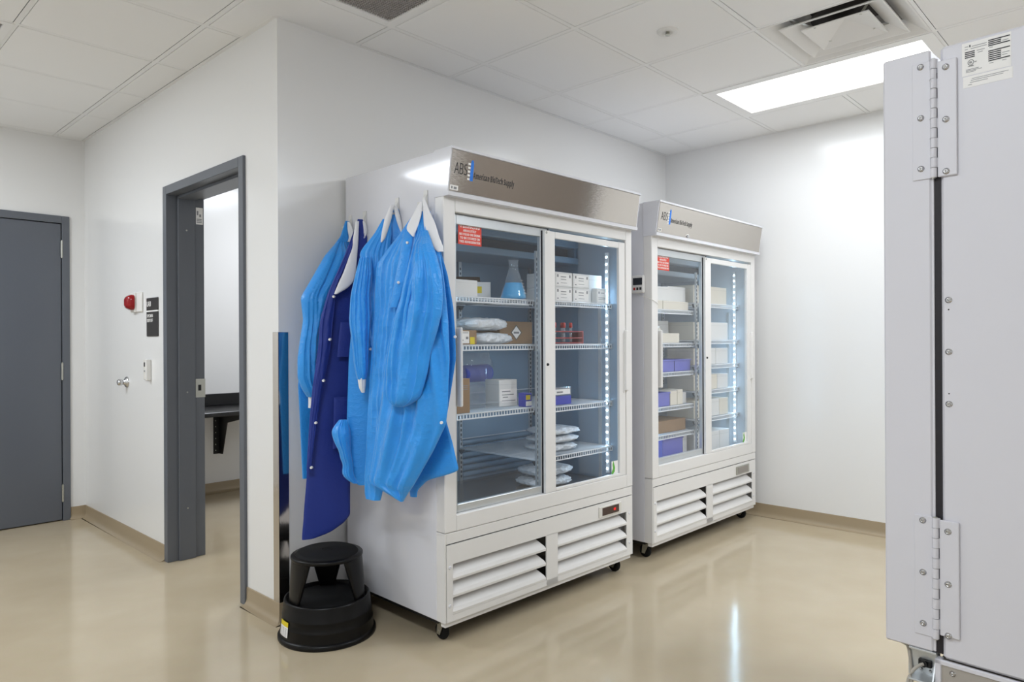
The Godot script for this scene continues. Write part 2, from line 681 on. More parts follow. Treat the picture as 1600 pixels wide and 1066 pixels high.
func cove(called: String, a: Vector3, c: Vector3, n: Vector3, e0: float, e1: float):
	var b := B.new()
	var d := (c - a).normalized()
	var h := 0.088
	var pr := [Vector2(0, h), Vector2(0.004, h), Vector2(0.005, h - 0.002), Vector2(0.006, 0.032), Vector2(0.009, 0.018), Vector2(0.016, 0.008), Vector2(0.028, 0.003), Vector2(0.042, 0.0006), Vector2(0, 0)]
	var r0 := []
	var r1 := []
	for p in pr:
		r0.append(a + n * p.x - d * p.x * e0 + Vector3.UP * p.y)
		r1.append(c + n * p.x + d * p.x * e1 + Vector3.UP * p.y)
	for i in pr.size() - 1:
		var o: Vector3 = n * (pr[i + 1].y - pr[i].y) * -1.0 + Vector3.UP * (pr[i + 1].x - pr[i].x)
		b.quad(r0[i], r1[i], r1[i + 1], r0[i + 1], o, 1 if i > 1 else -1)
	for e in 2:
		var r = r0 if e == 0 else r1
		for i in pr.size() - 2:
			b.tri(r[pr.size() - 1], r[i], r[i + 1], d * (-1 if e == 0 else 1))
	struct(called, b, M.cove)

func left_side():
	# doorway frame
	var d := Node3D.new()
	d.name = "door_1"
	d.set_meta("kind", "structure")
	add_child(d)
	var iz0 := OZ0 + 0.05
	var iz1 := OZ1 - 0.05
	var b := B.new()
	for s in [[OZ0, iz0, 1.0], [iz1, OZ1, -1.0]]:
		b.lim(Vector3(-0.014, 0.0, s[0]), Vector3(WT + 0.014, 2.177, s[1]), 0.002)
	b.lim(Vector3(-0.014, 2.127, iz0), Vector3(WT + 0.014, 2.177, iz1), 0.002)
	part(d, "door_frame", b, M.frame_grey)
	b = B.new()
	b.lim(Vector3(0.048, 0.0, iz0), Vector3(0.144, 2.127, iz0 + 0.016), 0.002)
	b.lim(Vector3(0.048, 0.0, iz1 - 0.016), Vector3(0.144, 2.127, iz1), 0.002)
	b.lim(Vector3(0.048, 2.111, iz0 + 0.016), Vector3(0.144, 2.127, iz1 - 0.016), 0.002)
	part(d, "door_stop", b, M.frame_grey)
	b = B.new()
	b.lim(Vector3(0.15, 0.945, iz0), Vector3(0.206, 1.055, iz0 + 0.003))
	part(d, "strike_plate", b, M.zinc)
	b = B.new()
	b.lim(Vector3(0.164, 0.985, iz0 + 0.002), Vector3(0.182, 1.02, iz0 + 0.0036))
	part(d, "latch_hole", b, M.black)
	b = B.new()
	b.lim(Vector3(0.156, 1.975, iz0), Vector3(0.197, 2.075, iz0 + 0.0015))
	part(d, "label_plate", b, M.print_white)
	b = B.new()
	b.lim(Vector3(0.162, 2.03, iz0 + 0.001), Vector3(0.170, 2.055, iz0 + 0.002))
	b.lim(Vector3(0.176, 2.02, iz0 + 0.001), Vector3(0.186, 2.036, iz0 + 0.002))
	for k in 3:
		b.lim(Vector3(0.161, 1.985 + k * 0.009, iz0 + 0.001), Vector3(0.190, 1.990 + k * 0.009, iz0 + 0.002))
	part(d, "label_print", b, M.print_grey)
	for y in [1.93, 0.98, 0.3]:
		b = B.new()
		b.cyl(Vector3(0.096, y, iz0 + 0.016), Vector3(0.096, y, iz0 + 0.018), 0.005, 0.004, 12)
		part(d, "screw", b, M.zinc)
	# closed grey door in the end wall
	d = Node3D.new()
	d.name = "door_2"
	d.set_meta("kind", "structure")
	add_child(d)
	b = B.new()
	b.lim(Vector3(-0.147, 0.0, ZE - 0.12), Vector3(-0.1, 2.182, ZE + 0.014), 0.002)
	b.lim(Vector3(-1.14, 0.0, ZE - 0.12), Vector3(-1.093, 2.182, ZE + 0.014), 0.002)
	b.lim(Vector3(-1.093, 2.13, ZE - 0.12), Vector3(-0.147, 2.182, ZE + 0.014), 0.002)
	part(d, "door_frame", b, M.frame_grey)
	b = B.new()
	b.lim(Vector3(-1.093, 0.0, ZE - 0.12), Vector3(-0.147, 2.13, ZE - 0.1))
	part(d, "door_reveal", b, M.shadow_gap)
	b = B.new()
	b.lim(Vector3(-1.089, 0.008, ZE - 0.044), Vector3(-0.152, 2.125, ZE + 0.002), 0.0015)
	part(d, "leaf", b, M.door_grey)
	for y in [1.945, 1.071, 0.199]:
		b = B.new()
		for k in 5:
			b.cyl(Vector3(-0.149, y - 0.058 + k * 0.0234, ZE + 0.012), Vector3(-0.149, y - 0.058 + k * 0.0234 + 0.0222, ZE + 0.012), 0.0075, 0.0075, 14)
		b.cyl(Vector3(-0.149, y - 0.063, ZE + 0.012), Vector3(-0.149, y + 0.063, ZE + 0.012), 0.005, 0.005, 12)
		part(d, "hinge", b, M.zinc)
	# stainless corner guard
	b = B.new()
	var g0 := 0.088
	var g1 := 1.317
	b.lim(Vector3(-0.003, g0, -0.05), Vector3(-0.0002, g1, 0.003), 0.0008)
	b.lim(Vector3(-0.003, g0, 0.0002), Vector3(0.047, g1, 0.003), 0.0008)
	solo("corner_guard", "vertical stainless steel corner guard on the outer wall corner beside the stool", "corner guard", b, M.steel_v)
	# red strobe with white plates
	var at_wall := Basis(Vector3.UP, -PI / 2)   # local x along +z, local z out of the left wall
	var o := thing("alarm_strobe", "red alarm light on white mounting plates beside the dark room sign", "alarm light", Transform3D(at_wall, Vector3(0, 1.525, -1.79)))
	b = B.new()
	b.lim(Vector3(0.03, -0.062, 0.0), Vector3(0.115, 0.062, 0.012), 0.004)
	part(o, "cover_plate", b, M.white_matt)
	b = B.new()
	b.lim(Vector3(-0.05, -0.062, 0.0), Vector3(0.028, 0.062, 0.022), 0.005)
	part(o, "base_box", b, M.white_matt)
	b = B.new()
	var rr := []
	for k in [[0.022, 0.044, 0.048], [0.036, 0.044, 0.048], [0.056, 0.036, 0.036], [0.062, 0.026, 0.024]]:
		var ring := []
		for q in 16:
			var a: float = TAU * (q + 0.5) / 16
			var cx := signf(cos(a)) * pow(absf(cos(a)), 0.5)
			var cy := signf(sin(a)) * pow(absf(sin(a)), 0.5)
			ring.append(Vector3(-0.011 + cx * k[1], cy * k[2], k[0]))
		rr.append(ring)
	b.loft(rr)
	part(o, "red_lens", b, M.red_lens)
	# room sign
	o = thing("room_sign", "dark rectangular room sign with white lettering beside the open doorway", "sign", Transform3D(at_wall, Vector3(0, 1.425, -1.515)))
	b = B.new()
	b.lim(Vector3(-0.09, -0.115, 0.0), Vector3(0.09, 0.035, 0.007), 0.0025)
	part(o, "lower_panel", b, M.sign)
	b = B.new()
	b.lim(Vector3(-0.09, 0.041, 0.0), Vector3(0.09, 0.118, 0.007), 0.0025)
	part(o, "upper_panel", b, M.sign)
	b = B.new()
	b.lim(Vector3(-0.088, 0.034, 0.0), Vector3(0.088, 0.042, 0.0055))
	part(o, "divider", b, M.print_white)
	letters(o, "LAB", xf(Vector3(-0.078, 0.067, 0.007)), 0.062, 0.030, M.print_white)
	letters(o, "SPECIMEN", xf(Vector3(-0.078, 0.0, 0.007)), 0.092, 0.019, M.print_white)
	letters(o, "DROP OFF", xf(Vector3(-0.078, -0.028, 0.007)), 0.092, 0.019, M.print_white)
	# wall control with a small display
	o = thing("wall_control", "small white wall control with a dark display and flip cover below the sign", "wall control", Transform3D(at_wall, Vector3(0, 1.108, -1.59)))
	b = B.new()
	b.lim(Vector3(-0.045, -0.06, 0.0), Vector3(0.03, 0.06, 0.016), 0.003)
	part(o, "body", b, M.ivory)
	b = B.new()
	b.lim(Vector3(0.022, -0.064, 0.0), Vector3(0.045, 0.064, 0.03), 0.004)
	part(o, "side_cover", b, M.white_matt)
	b = B.new()
	b.lim(Vector3(-0.034, 0.018, 0.014), Vector3(-0.006, 0.044, 0.017))
	part(o, "display", b, M.print_black)
	for k in 3:
		b = B.new()
		b.lim(Vector3(-0.032 + k * 0.011, -0.014, 0.014), Vector3(-0.024 + k * 0.011, -0.004, 0.018), 0.001)
		part(o, "button", b, M.print_grey)
	# door stop
	o = thing("wall_bumper", "round steel wall bumper low on the left wall below the red light", "door stop", Transform3D(at_wall, Vector3(0, 1.018, -1.965)))
	var toz := Basis(Vector3.RIGHT, PI / 2)
	b = B.new()
	b.lathe([Vector2(0.0, 0.0), Vector2(0.036, 0.0), Vector2(0.036, 0.004), Vector2(0.030, 0.012), Vector2(0.016, 0.018), Vector2(0.014, 0.03), Vector2(0.0, 0.03)], Vector3.ZERO, toz, 28)
	part(o, "flange", b, M.chrome)
	b = B.new()
	b.lathe([Vector2(0.0, 0.028), Vector2(0.016, 0.028), Vector2(0.020, 0.034), Vector2(0.020, 0.050), Vector2(0.015, 0.058), Vector2(0.0, 0.060)], Vector3.ZERO, toz, 28)
	part(o, "knob", b, M.chrome)
	# black counter in the room beyond
	o = thing("wall_counter", "black wall-mounted counter with backsplash seen through the doorway", "counter", xf(Vector3(WT, 0, -2.945)))
	b = B.new()
	b.lim(Vector3(0.0, 0.705, 0.0), Vector3(2.6, 0.74, 0.62), 0.004)
	part(o, "worktop", b, M.counter)
	b = B.new()
	b.lim(Vector3(0.0, 0.74, 0.0), Vector3(2.6, 0.838, 0.02), 0.003)
	part(o, "backsplash", b, M.counter)
	for xk in [0.82, 1.9]:
		b = B.new()
		b.lim(Vector3(xk - 0.028, 0.33, 0.0), Vector3(xk + 0.028, 0.705, 0.008))
		b.lim(Vector3(xk - 0.028, 0.697, 0.0), Vector3(xk + 0.028, 0.705, 0.52))
		var py := PackedVector2Array([Vector2(0.0, 0.33), Vector2(0.06, 0.33), Vector2(0.15, 0.60), Vector2(0.52, 0.67), Vector2(0.52, 0.70), Vector2(0.0, 0.70)])
		b.prism(py, -0.004, 0.004, Transform3D(Basis(Vector3(0, 0, 1), Vector3.UP, Vector3(-1, 0, 0)), Vector3(xk + 0.024, 0, 0)))
		var br := part(o, "bracket", b, M.black)
		for k in 6:
			var sb := B.new()
			sb.cyl(Vector3(xk - 0.012, 0.36 + k * 0.05, 0.008), Vector3(xk - 0.012, 0.36 + k * 0.05, 0.011), 0.005, 0.004, 10)
			part(br, "screw", sb, M.zinc)

func ceiling_fittings():
	# return grilles
	for s in [[-1, 0, "perforated grey return air grille in a white frame above the wall corner"], [-3, -3, "grey return air grille cut off at the left edge of the ceiling"]]:
		var o := thing("return_grille", s[2], "air vent", xf(Vector3(GX + TILE * (s[0] + 0.5), HC, GZ + TILE * (s[1] + 0.5))), "return air grilles")
		var h := TILE * 0.5 - 0.004
		var r := 0.265
		var b := B.new()
		b.lim(Vector3(-h, -0.003, -h), Vector3(-r, 0.02, h), 0.001)
		b.lim(Vector3(r, -0.003, -h), Vector3(h, 0.02, h), 0.001)
		b.lim(Vector3(-r, -0.003, -h), Vector3(r, 0.02, -r), 0.001)
		b.lim(Vector3(-r, -0.003, r), Vector3(r, 0.02, h), 0.001)
		part(o, "frame", b, M.grid)
		b = B.new()
		var n := 40
		for k in range(1, n):
			var q := -r + 2.0 * r * k / n
			b.lim(Vector3(q - 0.0016, 0.003, -r), Vector3(q + 0.0016, 0.009, r))
			b.lim(Vector3(-r, 0.003, q - 0.0016), Vector3(r, 0.009, q + 0.0016))
		var g := part(o, "mesh_core", b, mat(rgb(176, 170, 168), 0.6))
		g.set_meta("kind", "stuff")
		b = B.new()
		b.lim(Vector3(-h, 0.045, -h), Vector3(h, 0.05, h))
		part(o, "duct_back", b, mat(rgb(92, 88, 86), 0.9))
	# square cone diffuser
	var o := thing("air_diffuser", "square white supply air diffuser with nested cones beside the glowing panel", "air vent", xf(Vector3(GX + TILE * 2.5, HC, GZ + TILE * 2.5)))
	var ring := func(h: float, y: float) -> Array:
		return [Vector3(-h, y, -h), Vector3(h, y, -h), Vector3(h, y, h), Vector3(-h, y, h)]
	var shell_of := func(b: B, prof: Array):
		for i in prof.size() - 1:
			var p: Vector2 = prof[i]
			var q: Vector2 = prof[i + 1]
			var r0: Array = ring.call(p.x, p.y)
			var r1: Array = ring.call(q.x, q.y)
			for k in 4:
				var m := (k + 1) % 4
				var c: Vector3 = (r0[k] + r0[m]) * 0.5
				c.y = 0
				var nn := Vector2(q.y - p.y, p.x - q.x)
				b.quad(r0[k], r0[m], r1[m], r1[k], c.normalized() * nn.x + Vector3.UP * nn.y)
	var b := B.new()
	shell_of.call(b, [Vector2(0.300, 0.004), Vector2(0.300, -0.002), Vector2(0.291, -0.002), Vector2(0.200, 0.054), Vector2(0.203, 0.056), Vector2(0.300, 0.004)])
	part(o, "outer_cone", b, M.white_matt)
	b = B.new()
	shell_of.call(b, [Vector2(0.226, 0.002), Vector2(0.226, -0.004), Vector2(0.220, -0.004), Vector2(0.140, 0.040), Vector2(0.142, 0.042), Vector2(0.226, 0.002)])
	part(o, "middle_cone", b, M.white_matt)
	b = B.new()
	shell_of.call(b, [Vector2(0.001, 0.062), Vector2(0.150, 0.000), Vector2(0.150, -0.006), Vector2(0.146, -0.006), Vector2(0.0005, 0.056)])
	part(o, "centre_pan", b, M.white_matt)
	b = B.new()
	for k in [[-1, -1], [1, -1], [1, 1], [-1, 1]]:
		b = B.new()
		b.bar(Vector3(k[0] * 0.1, 0.010, k[1] * 0.1), Vector3(k[0] * 0.200, 0.058, k[1] * 0.200), 0.012, 0.003)
		part(o, "strut", b, M.zinc)
	b = B.new()
	shell_of.call(b, [Vector2(0.206, 0.054), Vector2(0.12, 0.0765)])
	part(o, "back_pan", b, mat(rgb(190, 186, 180), 0.7))
	b = B.new()
	b.cyl(Vector3(0, 0.068, 0), Vector3(0, 0.079, 0), 0.15, 0.15, 32)
	part(o, "duct", b, mat(rgb(70, 66, 62), 0.8))
	# sprinkler
	o = thing("sprinkler", "small round white sprinkler fitting in a ceiling tile above the refrigerators", "sprinkler", xf(Vector3(1.36, HC, 1.203)))
	b = B.new()
	b.lathe([Vector2(0.0, -0.004), Vector2(0.017, -0.004), Vector2(0.022, -0.009), Vector2(0.046, -0.009), Vector2(0.050, -0.005), Vector2(0.050, 0.0)], Vector3.ZERO, Basis(), 36)
	part(o, "escutcheon", b, M.white_matt)
	b = B.new()
	b.lathe([Vector2(0.0, -0.022), Vector2(0.012, -0.021), Vector2(0.015, -0.018), Vector2(0.009, -0.015), Vector2(0.009, 0.0)], Vector3.ZERO, Basis(), 20)
	part(o, "sprinkler_head", b, M.zinc)

# ---------------------------------------------------------------- refrigerators
const FW := 1.335

func refrigerators():
	var f1 := xf(Vector3(0.327, 0, 0.762), -0.023)
	var f2 := xf(Vector3(1.888, 0, 0.778), -0.008)
	var a := thing("refrigerator", "nearer white two-door glass laboratory refrigerator with a steel header and gowns on its side", "refrigerator", f1)
	cabinet(a, 0.742, [1.472, 1.256, 0.950], [1.474, 1.254, 0.938, 0.690], true)
	var b := thing("refrigerator", "farther white two-door glass laboratory refrigerator full of pale boxes near the far wall", "refrigerator", f2)
	cabinet(b, 0.755, [1.462, 1.255, 1.074, 0.862, 0.690], [1.516, 1.272, 1.106, 0.936, 0.752], false)
	contents_near(f1)
	contents_far(f2)
	controller(f2)

func cabinet(o: Node3D, d: float, left: Array, right: Array, near: bool):
	var b := B.new()
	var zf := -0.056
	b.lim(Vector3(0, 0.1, -d), Vector3(0.04, 2.067, zf), 0.003)
	b.lim(Vector3(FW - 0.04, 0.1, -d), Vector3(FW, 2.067, zf), 0.003)
	b.lim(Vector3(0.04, 1.865, -d), Vector3(FW - 0.04, 2.067, zf))
	b.lim(Vector3(0.04, 0.1, -d), Vector3(FW - 0.04, 1.865, -d + 0.04))
	part(o, "cabinet", b, M.white)
	b = B.new()
	b.lim(Vector3(0.04, 0.5, -d + 0.04), Vector3(0.044, 1.865, zf))
	b.lim(Vector3(FW - 0.044, 0.5, -d + 0.04), Vector3(FW - 0.04, 1.865, zf))
	b.lim(Vector3(0.044, 1.85, -d + 0.04), Vector3(FW - 0.044, 1.865, zf))
	b.lim(Vector3(0.044, 0.5, -d + 0.04), Vector3(FW - 0.044, 1.85, -d + 0.046))
	part(o, "liner", b, M.liner_shaded if near else M.liner)
	b = B.new()
	b.lim(Vector3(0.04, 0.44, -d + 0.04), Vector3(FW - 0.04, 0.5, zf))
	part(o, "inner_floor", b, M.steel_floor)
	b = B.new()
	b.lim(Vector3(0.01, 0.085, -d + 0.01), Vector3(FW - 0.01, 0.1, -0.06))
	b.lim(Vector3(0.04, 0.1, -d + 0.041), Vector3(FW - 0.04, 0.43, -0.09))
	part(o, "machine_bay", b, M.black)
	# front frame
	b = B.new()
	b.lim(Vector3(0, 0.475, zf), Vector3(0.065, 1.90, 0), 0.003)
	b.lim(Vector3(1.28, 0.475, zf), Vector3(FW, 1.90, 0), 0.003)
	b.lim(Vector3(0.065, 1.815, zf), Vector3(1.28, 1.90, 0), 0.002)
	b.lim(Vector3(0.065, 0.475, zf), Vector3(1.28, 0.542, 0), 0.002)
	part(o, "front_frame", b, M.ivory_white)
	b = B.new()
	b.lim(Vector3(0, 0.1, zf), Vector3(0.008, 0.4725, -0.002), 0.002)
	b.lim(Vector3(FW - 0.008, 0.1, zf), Vector3(FW, 0.4725, -0.002), 0.002)
	b.lim(Vector3(0.008, 0.427, zf), Vector3(FW - 0.008, 0.4725, -0.002), 0.002)
	part(o, "lower_rail", b, M.ivory_white)
	# header wedge
	var pr := PackedVector2Array([Vector2(-0.055, 1.872), Vector2(0.034, 1.872), Vector2(0.036, 1.888), Vector2(0.030, 1.890), Vector2(0.054, 2.058), Vector2(0.060, 2.059), Vector2(0.061, 2.069), Vector2(-0.055, 2.069)])
	b = B.new()
	b.prism(pr, -0.003, FW + 0.006, Transform3D(Basis(Vector3(0, 0, 1), Vector3.UP, Vector3(1, 0, 0)), Vector3.ZERO))
	part(o, "header", b, M.white)
	# steel plate let into the header; its own tilted axes: y up along the plate, z out of it
	var tilt := atan2(0.024, 0.168)
	var pb := Basis(Vector3.RIGHT, tilt)
	var pt := Transform3D(pb, Vector3(0, 1.890, 0.030))
	b = B.new()
	b.lim(Vector3(0.004, 0.001, 0.0), Vector3(FW - 0.002, 0.169, 0.0025), 0.0008)
	var hp := part(o, "header_plate", b, M.steel)
	hp.transform = pt
	var lo := Node3D.new()
	lo.name = "logo"
	o.add_child(lo, true)
	lo.transform = pt
	var lx := 0.022 if near else 0.03
	letters(lo, "ABS", xf(Vector3(lx, 0.075, 0.0025)), 0.07, 0.045, M.print_black, false)
	b = B.new()
	b.lim(Vector3(lx + 0.088, 0.056, 0.0025), Vector3(lx + 0.104, 0.130, 0.0032))
	b.prism(PackedVector2Array([Vector2(lx + 0.088, 0.13), Vector2(lx + 0.104, 0.13), Vector2(lx + 0.100, 0.142), Vector2(lx + 0.092, 0.142)]), 0.0025, 0.0032)
	part(lo, "emblem", b, M.print_blue)
	b = B.new()
	for k in 5:
		b.lim(Vector3(lx + 0.074, 0.058 + k * 0.0155, 0.0025), Vector3(lx + 0.087, 0.066 + k * 0.0155, 0.003))
	part(lo, "emblem_bars", b, M.print_white)
	letters(lo, "American BioTech Supply", xf(Vector3(lx + 0.106, 0.060, 0.0025)), 0.245, 0.036, M.print_black, true)
	b = B.new()
	b.lim(Vector3(0.006, 0.006, 0.0025), Vector3(0.05, 0.026, 0.0032))
	part(lo, "rating_plate", b, M.print_white if near else M.ivory)
	b = B.new()
	b.lim(Vector3(0.012, 0.011, 0.003), Vector3(0.02, 0.021, 0.0036))
	b.lim(Vector3(0.026, 0.010, 0.003), Vector3(0.042, 0.020, 0.0036))
	part(lo, "rating_print", b, M.print_grey)
	if not near:
		b = B.new()
		b.cyl(Vector3(0.345, 0.012, 0.002), Vector3(0.345, 0.012, 0.010), 0.011, 0.009, 18)
		part(lo, "key_lock", b, M.chrome)
	# louvred grille panel
	b = B.new()
	for q in [[0.0095, 0.042, 0.103, 0.423], [0.626, 0.708, 0.103, 0.345], [1.277, 1.3255, 0.103, 0.423], [0.042, 1.277, 0.342, 0.423], [0.042, 1.277, 0.103, 0.130]]:
		b.lim(Vector3(q[0], q[2], -0.006), Vector3(q[1], q[3], 0.0))
	b.lim(Vector3(0.0095, 0.08, -0.04), Vector3(1.3255, 0.103, -0.012))
	var gr := part(o, "grille_panel", b, M.ivory_white)
	for k in 2:
		for r in 3:
			var y := 0.131 + r * 0.0705
			var x0 := 0.0425 if k == 0 else 0.7085
			var x1 := 0.6215 if k == 0 else 1.2765
			var r0 := []
			var r1 := []
			for q in [[0.0, 0.0], [0.001, 0.010], [-0.006, 0.024], [-0.036, 0.060], [-0.0385, 0.058], [-0.0085, 0.022], [-0.002, 0.0]]:
				r0.append(Vector3(x0, y + q[1], q[0]))
				r1.append(Vector3(x1 + q[0] * 1.1, y + q[1], q[0]))
			b = B.new()
			for q in 7:
				var w := (q + 1) % 7
				var o2: Vector3 = (r0[q] + r0[w]) * 0.5 - Vector3(x0, y + 0.029, -0.018)
				if q < 3:
					o2 = Vector3(0, 0.4, 1)
				elif q in [4, 5]:
					o2 = Vector3(0, -0.4, -1)
				b.quad(r0[q], r0[w], r1[w], r1[q], o2)
			part(gr, "slat", b, M.ivory_white)
	for q in [[0.025, 0.33], [0.025, 0.17], [1.302, 0.33], [1.302, 0.17]]:
		b = B.new()
		b.cyl(Vector3(q[0], q[1], 0), Vector3(q[0], q[1], 0.003), 0.008, 0.006, 14)
		part(gr, "screw", b, M.white)
	b = B.new()
	b.lim(Vector3(1.03, 0.352, 0.0), Vector3(1.222, 0.408, 0.006), 0.002)
	var dp := part(o, "temperature_display", b, M.ivory if near else M.zinc)
	b = B.new()
	b.lim(Vector3(1.055, 0.36, 0.005), Vector3(1.198, 0.400, 0.0075))
	part(dp, "display_window", b, mat(rgb(70, 52, 46), 0.3) if near else mat(rgb(160, 154, 148), 0.4, 0.5))
	if near:
		b = B.new()
		b.lim(Vector3(1.150, 0.374, 0.007), Vector3(1.168, 0.386, 0.0085))
		part(dp, "red_digits", b, M.led_red)
	# sliding doors
	var rd := Node3D.new()
	rd.name = "sliding_door"
	o.add_child(rd, true)
	door(rd, 0.628, 1.277, 0.702, 1.222, -0.020, -0.003, true)
	var ld := Node3D.new()
	ld.name = "sliding_door"
	o.add_child(ld, true)
	door(ld, 0.066, 0.688, 0.09, 0.618, -0.046, -0.024, false)
	# interior: ribbed return panel, evaporator unit
	b = B.new()
	for k in 6:
		var y := 0.515 + k * 0.036
		var ring0 := []
		var ring1 := []
		for q in 7:
			var a := PI * q / 6.0
			ring0.append(Vector3(0.70 if near else 0.06, y + 0.016 - cos(a) * 0.017, -d + 0.046 + sin(a) * 0.014))
			ring1.append(Vector3(1.27, y + 0.016 - cos(a) * 0.017, -d + 0.046 + sin(a) * 0.014))
		b.loft([ring0, ring1])
	part(o, "ribbed_panel", b, M.liner_shaded if near else M.liner)
	b = B.new()
	b.lim(Vector3(0.05, 1.71, -d + 0.046), Vector3(1.285, 1.725, -0.33), 0.004)
	b.lim(Vector3(0.05, 1.715, -0.345), Vector3(1.285, 1.745, -0.33), 0.003)
	b.lim(Vector3(0.05, 1.80, -d + 0.046), Vector3(1.285, 1.85, -0.33), 0.004)
	b.lim(Vector3(0.05, 1.725, -d + 0.046), Vector3(0.07, 1.80, -0.35))
	b.lim(Vector3(1.265, 1.725, -d + 0.046), Vector3(1.285, 1.80, -0.35))
	var ev := part(o, "evaporator_unit", b, M.liner_shaded if near else M.liner)
	b = B.new()
	b.lim(Vector3(0.07, 1.725, -0.5), Vector3(1.265, 1.80, -0.40))
	part(ev, "intake", b, mat(rgb(66, 78, 92), 0.6))
	# pilasters and posts
	for q in [[0.688, -d + 0.052, 0.02], [1.25, -d + 0.052, 0.02], [0.08, -d + 0.052, 0.02], [0.655, -0.085, 0.014]]:
		b = B.new()
		b.lim(Vector3(q[0] - q[2] * 0.5, 0.5, q[1] - 0.006), Vector3(q[0] + q[2] * 0.5, 1.71, q[1] + 0.006))
		var p := part(o, "shelf_post", b, M.alu)
		b = B.new()
		for k in 46:
			b.lim(Vector3(q[0] - 0.004, 0.52 + k * 0.0254, q[1] + 0.004), Vector3(q[0] + 0.004, 0.534 + k * 0.0254, q[1] + 0.0066))
		part(p, "slots", b, M.alu_dark).set_meta("kind", "stuff")
	b = B.new()
	b.lim(Vector3(FW - 0.05, 0.5, -0.195), Vector3(FW - 0.044, 1.47, -0.175))
	part(o, "shelf_post", b, M.alu)
	# shelves
	for k in left.size():
		shelf(o, 0.05, 0.648, left[k], d)
	for k in right.size():
		shelf(o, 0.664, 1.285, right[k], d)
	# led strips at both front corners
	for s in [[FW - 0.044, -1.0], [0.044, 1.0]]:
		b = B.new()
		b.lim(Vector3(s[0], 0.535, -0.142), Vector3(s[0] + s[1] * 0.012, 1.76, -0.118), 0.002)
		var led := part(o, "led_strip", b, M.wire)
		b = B.new()
		for k in 30:
			b.box(Vector3(s[0] + s[1] * 0.0135, 0.56 + k * 0.0405, -0.13), Vector3(0.005, 0.010, 0.010), 0.001)
		part(led, "led_lights", b, M.led)
		area(Vector3(s[0] + s[1] * 0.022, 1.15, -0.13), Vector2(0.014, 1.2), LED_NEAR if near else LED_FAR, Color(0.72, 0.88, 1.0), Basis(Vector3.UP, -PI / 2 * s[1]), "led_light", led)
	# casters
	for q in [[0.055, -0.075], [1.28, -0.075], [0.055, -d + 0.08], [1.28, -d + 0.08]]:
		caster(o, Vector3(q[0], 0, q[1]))

const LED_NEAR := 0.14
const LED_FAR := 0.16

